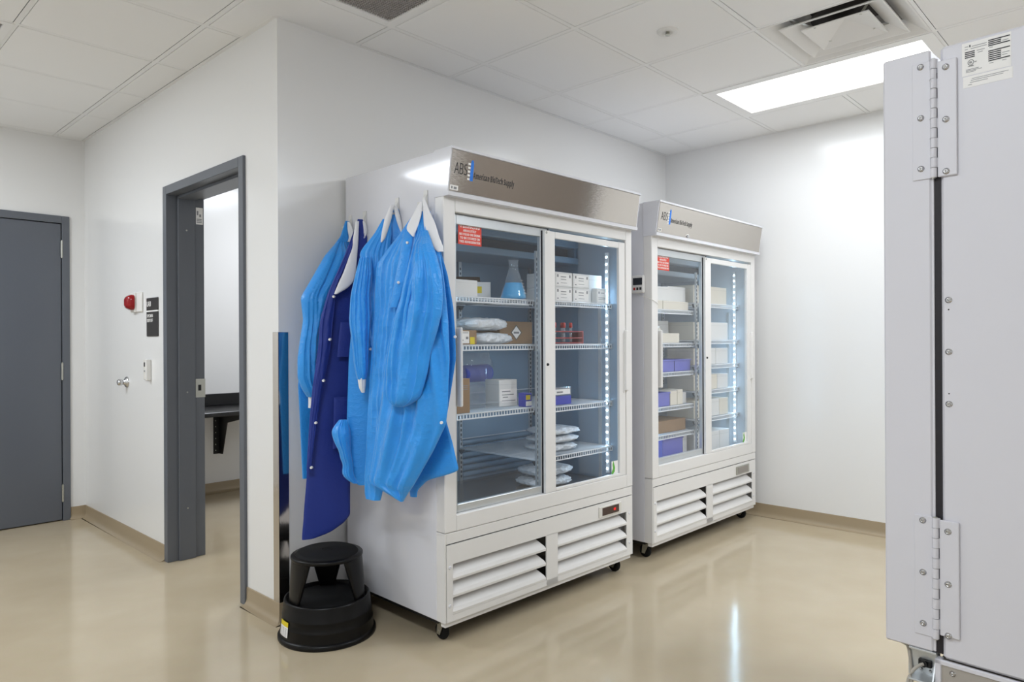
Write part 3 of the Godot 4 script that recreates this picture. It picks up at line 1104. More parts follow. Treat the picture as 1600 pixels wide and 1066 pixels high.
func door(p: Node3D, x0: float, x1: float, g0: float, g1: float, z0: float, z1: float, front: bool):
	var y0 := 0.543
	var y1 := 1.80 if front else 1.812
	var gt := 1.768 if front else 1.77
	var gb := 0.558 if front else 0.578
	var b := B.new()
	b.lim(Vector3(x0, y0, z0), Vector3(g0, y1, z1), 0.002)
	b.lim(Vector3(g1, y0, z0), Vector3(x1, y1, z1), 0.002)
	b.lim(Vector3(g0, gt, z0), Vector3(g1, y1, z1), 0.002)
	b.lim(Vector3(g0, y0, z0), Vector3(g1, gb, z1), 0.002)
	part(p, "door_frame", b, M.ivory_white if front else M.alu)
	b = B.new()
	var zm := (z0 + z1) * 0.5
	b.quad(Vector3(g0 - 0.003, gb - 0.003, zm), Vector3(g1 + 0.003, gb - 0.003, zm), Vector3(g1 + 0.003, gt + 0.003, zm), Vector3(g0 - 0.003, gt + 0.003, zm), Vector3(0, 0, 1))
	part(p, "door_glass", b, M.glass)
	b = B.new()
	if front:
		b.lim(Vector3(x0 - 0.004, y0, z0 - 0.004), Vector3(x0 + 0.004, y1, z0))
		part(p, "brush_seal", b, M.seal)
		b = B.new()
		b.lim(Vector3(x1 - 0.016, 1.0, z1), Vector3(x1 + 0.010, 1.326, z1 + 0.016), 0.004)
		b.lim(Vector3(x1 - 0.020, 0.99, z1 - 0.002), Vector3(x1 - 0.014, 1.31, z1 + 0.006))
		part(p, "handle", b, M.ivory_white)
		b = B.new()
		b.cyl(Vector3(x0 + 0.016, 1.158, z1), Vector3(x0 + 0.016, 1.158, z1 + 0.005), 0.007, 0.006, 16)
		part(p, "lock", b, M.black)
		b = B.new()
		b.cyl(Vector3(x0 + 0.012, 1.79, z1), Vector3(x0 + 0.012, 1.79, z1 + 0.003), 0.006, 0.005, 12)
		part(p, "screw", b, M.zinc)
		# green leaf sticker low on the glass
		b = B.new()
		b.lim(Vector3(1.158, 0.56, zm), Vector3(1.214, 0.628, zm + 0.0008))
		var st := part(p, "sticker", b, M.print_white)
		b = B.new()
		b.prism(PackedVector2Array([Vector2(1.154, 0.565), Vector2(1.168, 0.558), Vector2(1.184, 0.572), Vector2(1.188, 0.592), Vector2(1.180, 0.612), Vector2(1.172, 0.632), Vector2(1.166, 0.610), Vector2(1.170, 0.590)]), zm + 0.0008, zm + 0.0014)
		part(st, "leaf_mark", b, M.leaf)
	else:
		b.lim(Vector3(g0 - 0.012, 0.995, z1), Vector3(g0 + 0.004, 1.330, 0.014), 0.004)
		part(p, "handle", b, M.ivory_white)
		# inner aluminium channel lines on the meeting stile
		b = B.new()
		b.lim(Vector3(g1 + 0.018, gb, z1 - 0.001), Vector3(g1 + 0.026, gt, z1 + 0.004))
		b.lim(Vector3(g1 + 0.050, y0, z1 - 0.001), Vector3(g1 + 0.056, y1, z1 + 0.004))
		part(p, "stile_channel", b, M.alu_dark)
		b = B.new()
		b.lim(Vector3(0.110, 1.688, zm), Vector3(0.245, 1.782, zm + 0.001))
		var w := part(p, "warning_sign", b, M.red)
		letters(w, "BIOHAZARD", xf(Vector3(0.137, 1.760, zm + 0.001)), 0.098, 0.016, M.print_white)
		letters(w, "ABSOLUTELY", xf(Vector3(0.138, 1.744, zm + 0.001)), 0.076, 0.010, M.print_white)
		letters(w, "NO FOOD OR DRINK", xf(Vector3(0.116, 1.728, zm + 0.001)), 0.122, 0.010, M.print_white)
		letters(w, "TO BE STORED IN", xf(Vector3(0.120, 1.712, zm + 0.001)), 0.114, 0.010, M.print_white)
		letters(w, "THIS REFRIGERATOR", xf(Vector3(0.116, 1.696, zm + 0.001)), 0.122, 0.010, M.print_white)
		# three-lobed hazard emblem
		b = B.new()
		for k in 3:
			var a := PI / 2 + TAU * k / 3
			var c := Vector2(0.125, 1.768) + Vector2(cos(a), sin(a)) * 0.0045
			var prev := []
			for q in 15:
				var g := a + 0.7 + (TAU - 1.4) * q / 14.0
				var r := Vector2(cos(g), sin(g))
				var cur := [c + r * 0.0028, c + r * 0.0052]
				if prev:
					b.quad(Vector3(prev[0].x, prev[0].y, zm + 0.0014), Vector3(prev[1].x, prev[1].y, zm + 0.0014), Vector3(cur[1].x, cur[1].y, zm + 0.0014), Vector3(cur[0].x, cur[0].y, zm + 0.0014), Vector3(0, 0, 1))
				prev = cur
		part(w, "hazard_mark", b, M.print_white)

func shelf(o: Node3D, x0: float, x1: float, y: float, d: float):
	var b := B.new()
	var zb := -d + 0.075
	var zf := -0.098
	# front: two rails and a ribbed strip between
	b.lim(Vector3(x0, y - 0.006, zf - 0.006), Vector3(x1, y, zf), 0.001)
	b.lim(Vector3(x0, y - 0.028, zf - 0.004), Vector3(x1, y - 0.022, zf + 0.001), 0.001)
	var n := int((x1 - x0) / 0.018)
	for k in n + 1:
		var x := x0 + (x1 - x0) * k / n
		b.lim(Vector3(x - 0.0022, y - 0.026, zf - 0.005), Vector3(x + 0.0022, y - 0.002, zf - 0.002))
		b.lim(Vector3(x - 0.0015, y - 0.004, zb), Vector3(x + 0.0015, y - 0.001, zf))
	for k in 4:
		var z := zb + (zf - zb) * (k + 0.5) / 4
		b.lim(Vector3(x0, y - 0.009, z - 0.0025), Vector3(x1, y - 0.004, z + 0.0025))
	# sides and raised back lip
	b.lim(Vector3(x0, y - 0.008, zb), Vector3(x0 + 0.005, y, zf))
	b.lim(Vector3(x1 - 0.005, y - 0.008, zb), Vector3(x1, y, zf))
	b.tube([Vector3(x0 + 0.003, y - 0.004, zb), Vector3(x0 + 0.003, y + 0.04, zb), Vector3(x0 + 0.012, y + 0.045, zb), Vector3(x1 - 0.012, y + 0.045, zb), Vector3(x1 - 0.003, y + 0.04, zb), Vector3(x1 - 0.003, y - 0.004, zb)], 0.0025, 6)
	var s := part(o, "wire_shelf", b, M.wire)
	for q in [[x0 + 0.004, zf - 0.01, 1.0], [x1 - 0.01, zf - 0.01, 1.0], [x0 + 0.004, zb + 0.01, 1.0], [x1 - 0.01, zb + 0.01, 1.0]]:
		var c := B.new()
		c.prism(PackedVector2Array([Vector2(-0.02, 0.0), Vector2(0.02, 0.0), Vector2(0.006, -0.022), Vector2(-0.006, -0.022)]), -0.004, 0.004, xf(Vector3(q[0], y - 0.010, q[1])))
		part(s, "bracket", c, M.alu_dark)

func caster(o: Node3D, at: Vector3):
	var c := Node3D.new()
	c.name = "caster"
	o.add_child(c, true)
	c.position = at
	var b := B.new()
	b.lathe([Vector2(0, -0.013), Vector2(0.026, -0.013), Vector2(0.034, -0.010), Vector2(0.0375, -0.004), Vector2(0.0375, 0.004), Vector2(0.034, 0.010), Vector2(0.026, 0.013), Vector2(0, 0.013)], Vector3(0, 0.0375, -0.012), Basis(Vector3(0, 0, 1), PI / 2), 32)
	part(c, "wheel", b, M.rubber)
	b = B.new()
	for s in [-0.019, 0.019]:
		b.prism(PackedVector2Array([Vector2(-0.026, 0.026), Vector2(-0.006, 0.024), Vector2(0.022, 0.085), Vector2(-0.018, 0.085)]), s - 0.0015, s + 0.0015, Transform3D(Basis(Vector3(0, 0, 1), Vector3.UP, Vector3(-1, 0, 0)), Vector3.ZERO))
	b.lim(Vector3(-0.021, 0.078, -0.02), Vector3(0.021, 0.087, 0.024))
	b.cyl(Vector3(-0.023, 0.0375, -0.012), Vector3(0.023, 0.0375, -0.012), 0.007, 0.007, 14)
	part(c, "fork", b, M.zinc)

func controller(f2: Transform3D):
	# small thermometer on the left side of the farther refrigerator, facing the passage
	var o := thing("thermometer", "small white digital thermometer on the side of the farther refrigerator, in the gap", "thermometer", f2 * Transform3D(Basis(Vector3.UP, -PI / 2), Vector3(-0.001, 1.597, -0.082)))
	var b := B.new()
	b.lim(Vector3(-0.045, -0.052, 0.0), Vector3(0.04, 0.052, 0.022), 0.006)
	part(o, "case", b, M.ivory_white)
	b = B.new()
	b.lim(Vector3(-0.030, -0.005, 0.021), Vector3(0.032, 0.036, 0.0235))
	part(o, "display", b, mat(rgb(44, 48, 54), 0.25))
	for k in 3:
		b = B.new()
		b.lim(Vector3(-0.028 + k * 0.021, -0.034, 0.021), Vector3(-0.015 + k * 0.021, -0.019, 0.0245), 0.001)
		part(o, "button", b, M.print_black if k else M.tube_red)
	b = B.new()
	b.tube([f2 * Vector3(-0.012, 1.548, -0.09), f2 * Vector3(-0.02, 1.53, -0.07), f2 * Vector3(-0.012, 1.515, -0.02), f2 * Vector3(-0.004, 1.505, 0.002), f2 * Vector3(0.03, 1.495, 0.004), f2 * Vector3(0.062, 1.480, 0.003)], 0.0016, 6)
	solo("probe_wire", "thin pale probe wire from the thermometer to the farther refrigerator door", "wire", b, M.ivory)

# ---------------------------------------------------------------- things on the shelves
func carton(f: Transform3D, called: String, label: String, category: String, x0: float, x1: float, y: float, h: float, zf: float, dep: float, m: Material, group := "", turn := 0.0) -> Node3D:
	var o := thing(called, label, category, f * xf(Vector3((x0 + x1) * 0.5, y, zf - dep * 0.5), turn), group)
	var b := B.new()
	var w := x1 - x0
	b.lim(Vector3(-w * 0.5, 0, -dep * 0.5), Vector3(w * 0.5, h, dep * 0.5), 0.0025)
	part(o, "box", b, m)
	b = B.new()
	b.lim(Vector3(-w * 0.5 - 0.0004, h * 0.82, -dep * 0.5 - 0.0004), Vector3(w * 0.5 + 0.0004, h * 0.824, dep * 0.5 + 0.0004))
	part(o, "lid_seam", b, M.print_grey)
	return o

func label_on(o: Node3D, x0: float, x1: float, y0: float, y1: float, z: float, m: Material, lines: Array):
	var b := B.new()
	b.lim(Vector3(x0, y0, z), Vector3(x1, y1, z + 0.0008))
	var l := part(o, "printed_label", b, m)
	if lines.is_empty():
		return
	b = B.new()
	for q in lines:
		b.lim(Vector3(x0 + (x1 - x0) * q[0], y0 + (y1 - y0) * q[1], z + 0.0007), Vector3(x0 + (x1 - x0) * q[2], y0 + (y1 - y0) * q[3], z + 0.0014))
	part(l, "print", b, M.print_grey)

func bag(f: Transform3D, called: String, label: String, at: Vector3, s: Vector3, m: Material, sd: int, group := ""):
	var nz := FastNoiseLite.new()
	nz.seed = sd
	nz.frequency = 1.0
	var rings := []
	for i in 19:
		var u := -1.0 + 2.0 * i / 18.0
		var env := pow(maxf(0.0, 1.0 - pow(absf(u), 3.0)), 0.45)
		var r := []
		for k in 28:
			var a := TAU * k / 28
			var c := signf(cos(a)) * pow(absf(cos(a)), 0.7)
			var q := signf(sin(a)) * pow(absf(sin(a)), 0.7)
			var wob := 1.0 + 0.22 * nz.get_noise_3d(u * 3.0, c * 2.5, q * 2.5) + 0.1 * nz.get_noise_3d(u * 9.0, c * 6.0, q * 6.0)
			r.append(Vector3(u * s.x * 0.5 * (0.95 + 0.05 * wob), maxf(0.0, s.y * 0.5 + q * s.y * 0.5 * (0.25 + 0.75 * env) * wob), c * s.z * 0.5 * (0.5 + 0.5 * env) * wob))
		rings.append(r)
	var b := B.new()
	b.loft(rings)
	solo(called, label, "bag", b, m, f * xf(at, 0.05 * (sd % 5 - 2)), group)

func contents_near(f: Transform3D):
	var s1 := 1.472
	carton(f, "carton", "plain low white box at the left end of the near refrigerator's top shelf", "box", 0.10, 0.30, s1, 0.075, -0.12, 0.2, M.card_white)
	# open carton
	var o := thing("open_carton", "open white carton with brown flaps and a yellow sticker beside the blue flask", "carton", f * xf(Vector3(0.49, s1 + 0.001, -0.42), -0.55))
	var b := B.new()
	b.lim(Vector3(-0.11, 0, -0.1), Vector3(0.11, 0.004, 0.1))
	b.lim(Vector3(-0.11, 0, 0.097), Vector3(0.11, 0.09, 0.1))
	b.lim(Vector3(-0.11, 0, -0.1), Vector3(0.11, 0.09, -0.097))
	b.lim(Vector3(-0.11, 0, -0.1), Vector3(-0.107, 0.09, 0.1))
	b.lim(Vector3(0.107, 0, -0.1), Vector3(0.11, 0.09, 0.1))
	part(o, "box", b, M.card_white)
	b = B.new()
	b.bar(Vector3(0.0, 0.09, -0.1), Vector3(0.0, 0.135, -0.13), 0.2, 0.003, Vector3(0, 0.5, 0.8))
	b.prism(PackedVector2Array([Vector2(-0.11, 0.09), Vector2(0.11, 0.09), Vector2(0.02, 0.122)]), -0.06, -0.056)
	part(o, "flap", b, M.card_dark)
	b = B.new()
	b.lim(Vector3(0.04, 0.035, 0.1), Vector3(0.065, 0.068, 0.1008))
	part(o, "sticker", b, M.yellow)
	# flask
	o = thing("flask", "conical glass flask of bright blue liquid on the near refrigerator's top shelf", "flask", f * xf(Vector3(0.578, s1, -0.165)))
	b = B.new()
	b.lathe([Vector2(0.0, 0.001), Vector2(0.058, 0.001), Vector2(0.066, 0.008), Vector2(0.064, 0.02), Vector2(0.028, 0.135), Vector2(0.023, 0.15), Vector2(0.023, 0.19), Vector2(0.028, 0.195)], Vector3.ZERO, Basis(), 36)
	part(o, "glass_wall", b, glass(0.10, rgb(220, 235, 245)))
	b = B.new()
	b.lathe([Vector2(0.0, 0.003), Vector2(0.057, 0.003), Vector2(0.063, 0.009), Vector2(0.061, 0.02), Vector2(0.042, 0.082), Vector2(0.0, 0.082)], Vector3.ZERO, Basis(), 36)
	part(o, "liquid", b, M.liquid)
	b = B.new()
	for k in 5:
		b.lim(Vector3(0.020, 0.03 + k * 0.016, 0.05 - k * 0.006), Vector3(0.034, 0.032 + k * 0.016, 0.056 - k * 0.006))
	part(o, "scale_marks", b, M.print_white)
	# second shelf
	var s2 := 1.256
	o = carton(f, "labelled_carton", "small brown carton with white label and yellow patch on the near refrigerator's second shelf", "box", 0.13, 0.289, s2, 0.065, -0.115, 0.12, M.card_brown)
	label_on(o, -0.078, 0.032, 0.006, 0.06, 0.06, M.print_white, [[0.05, 0.85, 0.95, 0.9], [0.45, 0.45, 0.62, 0.62], [0.45, 0.2, 0.68, 0.32], [0.82, 0.35, 0.95, 0.55]])
	label_on(o, 0.038, 0.065, 0.002, 0.034, 0.06, M.yellow, [])
	bag(f, "plastic_bag", "lower crumpled white plastic bag on the near refrigerator's second shelf", Vector3(0.45, s2, -0.24), Vector3(0.25, 0.056, 0.2), M.bag, 4)
	bag(f, "plastic_bag", "upper white plastic bag lying on another bag, near refrigerator's second shelf", Vector3(0.43, s2 + 0.066, -0.26), Vector3(0.28, 0.062, 0.2), M.bag, 9)
	o = carton(f, "hazard_carton", "brown carton with a white diamond mark on the near refrigerator's second shelf", "box", 0.66, 0.91, s2, 0.118, -0.35, 0.22, M.card_brown)
	b = B.new()
	b.prism(PackedVector2Array([Vector2(0.0, 0.018), Vector2(0.042, 0.06), Vector2(0.0, 0.102), Vector2(-0.042, 0.06)]), 0.11, 0.1108)
	var dm := part(o, "diamond_mark", b, mat(rgb(104, 100, 92), 0.7))
	b = B.new()
	b.prism(PackedVector2Array([Vector2(0.0, 0.026), Vector2(0.034, 0.06), Vector2(0.0, 0.094), Vector2(-0.034, 0.06)]), 0.1108, 0.1114)
	part(dm, "diamond_face", b, M.print_white)
	b = B.new()
	b.lim(Vector3(-0.02, 0.054, 0.1112), Vector3(0.02, 0.064, 0.1118))
	part(dm, "diamond_print", b, M.print_grey)
	carton(f, "dark_carton", "dark brown carton behind the white plastic bags, second shelf", "box", 0.50, 0.64, s2, 0.116, -0.40, 0.2, M.card_dark)
	# third shelf
	var s3 := 0.95
	o = carton(f, "brown_carton", "tall plain brown carton at the left end of the near refrigerator's third shelf", "box", 0.08, 0.24, s3, 0.155, -0.108, 0.14, M.card_brown)
	label_on(o, 0.0, 0.07, 0.10, 0.13, 0.07, M.card_brown, [[0.05, 0.75, 0.95, 0.85], [0.2, 0.5, 0.95, 0.6], [0.4, 0.2, 0.95, 0.3]])
	o = thing("bagged_roll", "blue roll wrapped in a clear plastic bag on the near refrigerator's third shelf", "roll", f * xf(Vector3(0.575, s3, -0.45), 0.1))
	b = B.new()
	b.cyl(Vector3(-0.1, 0.155, 0), Vector3(0.1, 0.155, 0), 0.045, 0.045, 28)
	part(o, "roll", b, M.roll_blue)
	b = B.new()
	var rings := []
	for q in [[0.002, 0.10, 0.03], [0.03, 0.09, 0.05], [0.10, 0.12, 0.055], [0.155, 0.13, 0.06], [0.21, 0.13, 0.05], [0.245, 0.11, 0.03], [0.262, 0.12, 0.008]]:
		var r := []
		for k in 24:
			var a := TAU * k / 24
			r.append(Vector3(cos(a) * q[1] * (1.0 + 0.06 * sin(a * 5.0 + q[0] * 30.0)), q[0], sin(a) * q[2] * (1.0 + 0.12 * sin(a * 7.0 + q[0] * 50.0))))
		rings.append(r)
	b.loft(rings, true, false, false)
	part(o, "clear_bag", b, M.film)
	b = B.new()
	b.lim(Vector3(-0.06, 0.0, -0.03), Vector3(0.06, 0.10, 0.03), 0.01)
	part(o, "inner_pack", b, glass(0.3, rgb(220, 230, 240)))
	o = carton(f, "white_carton", "white carton with a printed label on the near refrigerator's third shelf", "box", 0.520, 0.636, s3 + 0.001, 0.13, -0.20, 0.11, M.card_white, "", -0.08)
	label_on(o, -0.052, 0.056, 0.02, 0.085, 0.055, M.print_white, [[0.1, 0.78, 0.6, 0.86], [0.1, 0.55, 0.8, 0.6], [0.15, 0.35, 0.45, 0.42], [0.1, 0.1, 0.9, 0.15]])
	o = carton(f, "blue_packet", "small blue and yellow packet beside the white carton on the third shelf", "box", 0.600, 0.645, s3, 0.068, -0.108, 0.05, M.bin_blue)
	label_on(o, -0.02, 0.01, 0.035, 0.058, 0.025, M.yellow, [])
	label_on(o, -0.02, 0.02, 0.005, 0.028, 0.025, M.print_white, [])
	o = thing("tray_lid", "clear flat plastic trays lying beside the brown carton on the third shelf", "tray", f * xf(Vector3(0.37, s3, -0.27), 0.0))
	for k in 2:
		b = B.new()
		b.lim(Vector3(-0.13 + k * 0.03, 0.004 + k * 0.022, -0.09), Vector3(0.12 + k * 0.02, 0.008 + k * 0.022, 0.09), 0.001)
		part(o, "tray", b, M.film)
	# right half: labelled boxes
	var r1 := 1.474
	var n := 0
	for q in [[0.845, 0.984, 0, "lower left"], [0.990, 1.126, 0, "lower right"], [0.845, 0.984, 1, "upper left"], [0.990, 1.126, 1, "upper right"]]:
		o = carton(f, "printed_box", "white box with grey printing, %s of four stacked on the near refrigerator's top shelf" % q[3], "box", q[0], q[1], r1 + q[2] * 0.0765, 0.076, -0.13, 0.2, M.card_white, "printed boxes on the top shelf")
		label_on(o, -0.06, 0.06, 0.008, 0.066, 0.1, M.print_white, [[0.05, 0.72, 0.15, 0.95], [0.85, 0.7, 0.95, 0.95], [0.3, 0.72, 0.65, 0.8], [0.3, 0.5, 0.65, 0.56], [0.05, 0.1, 0.15, 0.2], [0.3, 0.2, 0.7, 0.24]])
		n += 1
	carton(f, "blank_box", "plain white box right of the four printed boxes, top shelf of the near refrigerator", "box", 1.132, 1.262, r1, 0.156, -0.15, 0.25, M.card_white)
	o = carton(f, "small_printed_box", "small printed white box before the plain one beside the lights, near refrigerator", "box", 1.165, 1.245, r1, 0.082, -0.108, 0.035, M.card_white)
	label_on(o, -0.035, 0.035, 0.01, 0.07, 0.0175, M.print_white, [[0.1, 0.7, 0.25, 0.9], [0.4, 0.75, 0.8, 0.8], [0.1, 0.3, 0.9, 0.36], [0.1, 0.15, 0.9, 0.2]])
	# tube rack
	o = thing("tube_rack", "red test tube rack on the right side of the near refrigerator's second shelf", "tube rack", f * xf(Vector3(0.98, 1.254, -0.2)))
	b = B.new()
	for y in [0.006, 0.032, 0.066]:
		b.lim(Vector3(-0.13, y - 0.003, -0.045), Vector3(0.125, y + 0.003, 0.045), 0.001)
	b.lim(Vector3(-0.13, 0.0, -0.045), Vector3(-0.124, 0.07, 0.045))
	b.lim(Vector3(0.119, 0.0, -0.045), Vector3(0.125, 0.07, 0.045))
	part(o, "rack", b, M.rack_red)
	var spots := [[-0.095, 0.03], [-0.07, 0.0], [-0.02, 0.03], [0.0, 0.0], [0.035, 0.03]]
	for k in spots.size():
		var t := thing("test_tube", "clear test tube with red cap, %s in the red rack" % ["first from the left", "second from the left", "middle one", "second from the right", "rightmost"][k], "test tube", f * xf(Vector3(0.98 + spots[k][0], 1.262, -0.2 + spots[k][1])), "test tubes in the red rack")
		b = B.new()
		b.lathe([Vector2(0.0, 0.0), Vector2(0.006, 0.003), Vector2(0.0075, 0.01), Vector2(0.0075, 0.085)], Vector3.ZERO, Basis(), 14)
		part(t, "tube", b, glass(0.25, rgb(215, 225, 232)))
		b = B.new()
		b.lathe([Vector2(0.0, 0.078), Vector2(0.0095, 0.078), Vector2(0.0095, 0.102), Vector2(0.007, 0.105), Vector2(0.0, 0.105)], Vector3.ZERO, Basis(), 16)
		part(t, "cap", b, M.tube_red)
	for k in 2:
		o = carton(f, "reagent_box", "%s dark blue box with a clear lid on the near refrigerator's third shelf" % ["lower", "upper"][k], "box", 0.85 + k * 0.005, 0.995, 0.938 + k * 0.046, 0.045, -0.15, 0.12, M.bin_blue if k == 0 else M.film, "blue reagent boxes")
		label_on(o, -0.06, 0.06, 0.008, 0.035, 0.06, M.print_white if k else M.bin_blue, [[0.1, 0.3, 0.5, 0.6]] if k else [])
	for k in 3:
		bag(f, "flat_bag", "flat clear bag, %s of the pile on the near refrigerator's lowest shelf" % ["bottom one", "middle one", "top one"][k], Vector3(0.96 + k * 0.012, 0.691 + k * 0.042, -0.27), Vector3(0.26, 0.036, 0.22), M.bag, 20 + k, "pile of flat bags")
	for k in 2:
		bag(f, "flat_bag", "flat clear bag, %s of two on the near refrigerator's floor" % ["lower", "upper"][k], Vector3(0.94 + k * 0.012, 0.502 + k * 0.056, -0.3), Vector3(0.28, 0.048, 0.22), M.bag, 30 + k, "flat bags on the floor")

func contents_far(f: Transform3D):
	# rows of [x0, x1, y, h, z front, depth, material, label]
	var c = M.card_cream
	var w = M.card_white
	var rows := [
		[0.07, 0.31, 1.462, 0.055, -0.12, 0.2, c, "low cream box, left one of the bottom layer on the far refrigerator's top left shelf"],
		[0.315, 0.62, 1.462, 0.055, -0.12, 0.2, c, "low cream box, right one of the bottom layer on the far refrigerator's top left shelf"],
		[0.12, 0.41, 1.518, 0.088, -0.14, 0.22, w, "white box on the left atop the low cream boxes, far refrigerator"],
		[0.42, 0.635, 1.518, 0.096, -0.15, 0.22, w, "white box by the center post atop the low cream boxes, far refrigerator"],
		[0.09, 0.27, 1.255, 0.06, -0.12, 0.15, c, "low cream box at the left end of the far refrigerator's second left shelf"],
		[0.275, 0.505, 1.255, 0.06, -0.12, 0.15, c, "low cream box before the tall white one, far refrigerator's second left shelf"],
		[0.46, 0.64, 1.255, 0.145, -0.28, 0.24, w, "tall white box by the center post on the far refrigerator's second left shelf"],
		[0.50, 0.64, 1.074, 0.15, -0.32, 0.24, w, "tall white box behind the violet bins on the far refrigerator's third left shelf"],
		[0.395, 0.475, 0.862, 0.09, -0.12, 0.12, c, "cream carton right of the violet bin on the far refrigerator's fourth left shelf"],
		[0.48, 0.545, 0.862, 0.095, -0.12, 0.12, c, "narrow cream carton in the middle of the far refrigerator's fourth left shelf"],
		[0.55, 0.64, 0.862, 0.07, -0.15, 0.15, w, "short white box by the center post on the far refrigerator's fourth left shelf"],
		[0.30, 0.63, 0.690, 0.075, -0.15, 0.3, M.card_brown, "long brown carton on the far refrigerator's lowest left shelf"],
		[0.555, 0.645, 0.5, 0.15, -0.15, 0.2, w, "white carton on the far refrigerator's floor beside the violet bin"],
		[0.70, 0.93, 1.516, 0.12, -0.13, 0.25, c, "cream carton beside the center post on the far refrigerator's top right shelf"],
		[0.935, 1.165, 1.516, 0.12, -0.13, 0.25, c, "cream carton nearer the lights on the far refrigerator's top right shelf"],
		[0.70, 0.93, 1.272, 0.12, -0.13, 0.25, c, "cream carton beside the center post on the far refrigerator's second right shelf"],
		[0.935, 1.18, 1.272, 0.12, -0.13, 0.25, w, "white carton nearer the lights on the far refrigerator's second right shelf"],
		[0.70, 0.84, 1.106, 0.11, -0.13, 0.2, c, "cream carton beside the center post on the far refrigerator's third right shelf"],
		[0.845, 1.0, 1.106, 0.11, -0.13, 0.2, w, "white carton in the middle of the far refrigerator's third right shelf"],
		[1.005, 1.18, 1.106, 0.11, -0.13, 0.2, w, "white carton nearer the lights on the far refrigerator's third right shelf"],
		[0.70, 0.90, 0.936, 0.10, -0.13, 0.2, c, "cream carton beside the center post on the far refrigerator's fourth right shelf"],
		[0.905, 1.02, 0.936, 0.10, -0.13, 0.2, c, "cream carton in the middle of the far refrigerator's fourth right shelf"],
		[1.025, 1.18, 0.936, 0.10, -0.13, 0.2, w, "white carton nearer the lights on the far refrigerator's fourth right shelf"],
		[0.70, 0.92, 0.752, 0.115, -0.13, 0.2, c, "cream carton beside the center post on the far refrigerator's lowest right shelf"],
		[0.925, 1.05, 0.752, 0.115, -0.13, 0.2, w, "white carton in the middle of the far refrigerator's lowest right shelf"],
		[1.055, 1.18, 0.752, 0.115, -0.13, 0.2, c, "cream carton nearer the lights on the far refrigerator's lowest right shelf"],
		[0.70, 0.90, 0.5, 0.145, -0.13, 0.25, w, "white carton beside the center post on the far refrigerator's floor, right side"],
		[0.905, 1.05, 0.5, 0.145, -0.13, 0.25, w, "middle white carton on the far refrigerator's floor, right side"],
		[1.055, 1.195, 0.5, 0.145, -0.13, 0.25, w, "white carton nearest the lights on the far refrigerator's floor"],
	]
	for r in rows:
		carton(f, "carton", r[7], "box", r[0], r[1], r[2], r[3], r[4], r[5], r[6], "cartons in the farther refrigerator")
	var bins := [
		[0.10, 0.265, 1.074, 0.075, "violet bin at the left end of the far refrigerator's third left shelf"],
		[0.27, 0.44, 1.074, 0.075, "violet bin in the middle of the far refrigerator's third left shelf"],
		[0.445, 0.64, 1.074, 0.075, "violet bin by the center post on the far refrigerator's third left shelf"],
		[0.13, 0.385, 0.862, 0.085, "violet bin at the left end of the far refrigerator's fourth left shelf"],
		[0.30, 0.54, 0.5, 0.155, "large violet bin on the far refrigerator's floor, left side"],
	]
	for r in bins:
		var o := thing("storage_bin", r[4], "bin", f * xf(Vector3((r[0] + r[1]) * 0.5, r[2], -0.22)), "violet bins in the farther refrigerator")
		var hw: float = (r[1] - r[0]) * 0.5
		var b := B.new()
		b.lim(Vector3(-hw, 0, -0.1), Vector3(hw, 0.004, 0.1))
		b.lim(Vector3(-hw, 0, 0.097), Vector3(hw, r[3], 0.1))
		b.lim(Vector3(-hw, 0, -0.1), Vector3(hw, r[3], -0.097))
		b.lim(Vector3(-hw, 0, -0.1), Vector3(-hw + 0.003, r[3], 0.1))
		b.lim(Vector3(hw - 0.003, 0, -0.1), Vector3(hw, r[3], 0.1))
		part(o, "bin_body", b, M.bin_violet)
		b = B.new()
		b.lim(Vector3(-hw - 0.003, r[3] - 0.008, 0.1), Vector3(hw + 0.003, r[3], 0.105), 0.001)
		b.lim(Vector3(-hw - 0.003, r[3] - 0.008, -0.105), Vector3(hw + 0.003, r[3], -0.1), 0.001)
		part(o, "rim", b, M.bin_violet)
	# small white bottles standing on low boxes and in bins
	var places := [[0.15, 1.315, "first bottle from the left on the low cream boxes"], [0.22, 1.315, "second bottle from the left on the low cream boxes"], [0.29, 1.315, "third bottle from the left on the low cream boxes"], [0.36, 1.315, "rightmost bottle on the low cream boxes"],
		[0.15, 1.079, "bottle in the left violet bin, third shelf"], [0.22, 1.079, "bottle at the right in the left violet bin, third shelf"], [0.32, 1.079, "bottle in the middle violet bin, third shelf"], [0.39, 1.079, "bottle at the right in the middle violet bin, third shelf"],
		[0.19, 0.867, "left bottle in the violet bin of the fourth shelf"], [0.26, 0.867, "middle bottle in the violet bin of the fourth shelf"], [0.33, 0.867, "right bottle in the violet bin of the fourth shelf"]]
	for k in places.size():
		var q = places[k]
		var o := thing("bottle", "small white-capped " + q[2] + ", far refrigerator", "bottle", f * xf(Vector3(q[0], q[1], -0.19)), "white bottles in the farther refrigerator")
		var hh := 0.045 if k < 4 else 0.1
		var b := B.new()
		b.lathe([Vector2(0.0, 0.0), Vector2(0.019, 0.0), Vector2(0.020, 0.003), Vector2(0.020, hh * 0.66), Vector2(0.013, hh * 0.74)], Vector3.ZERO, Basis(), 18)
		part(o, "bottle_body", b, M.card_cream)
		b = B.new()
		b.lathe([Vector2(0.0, hh * 0.74), Vector2(0.0155, hh * 0.74), Vector2(0.0155, hh * 0.97), Vector2(0.014, hh), Vector2(0.0, hh)], Vector3.ZERO, Basis(), 18)
		part(o, "cap", b, M.print_white)

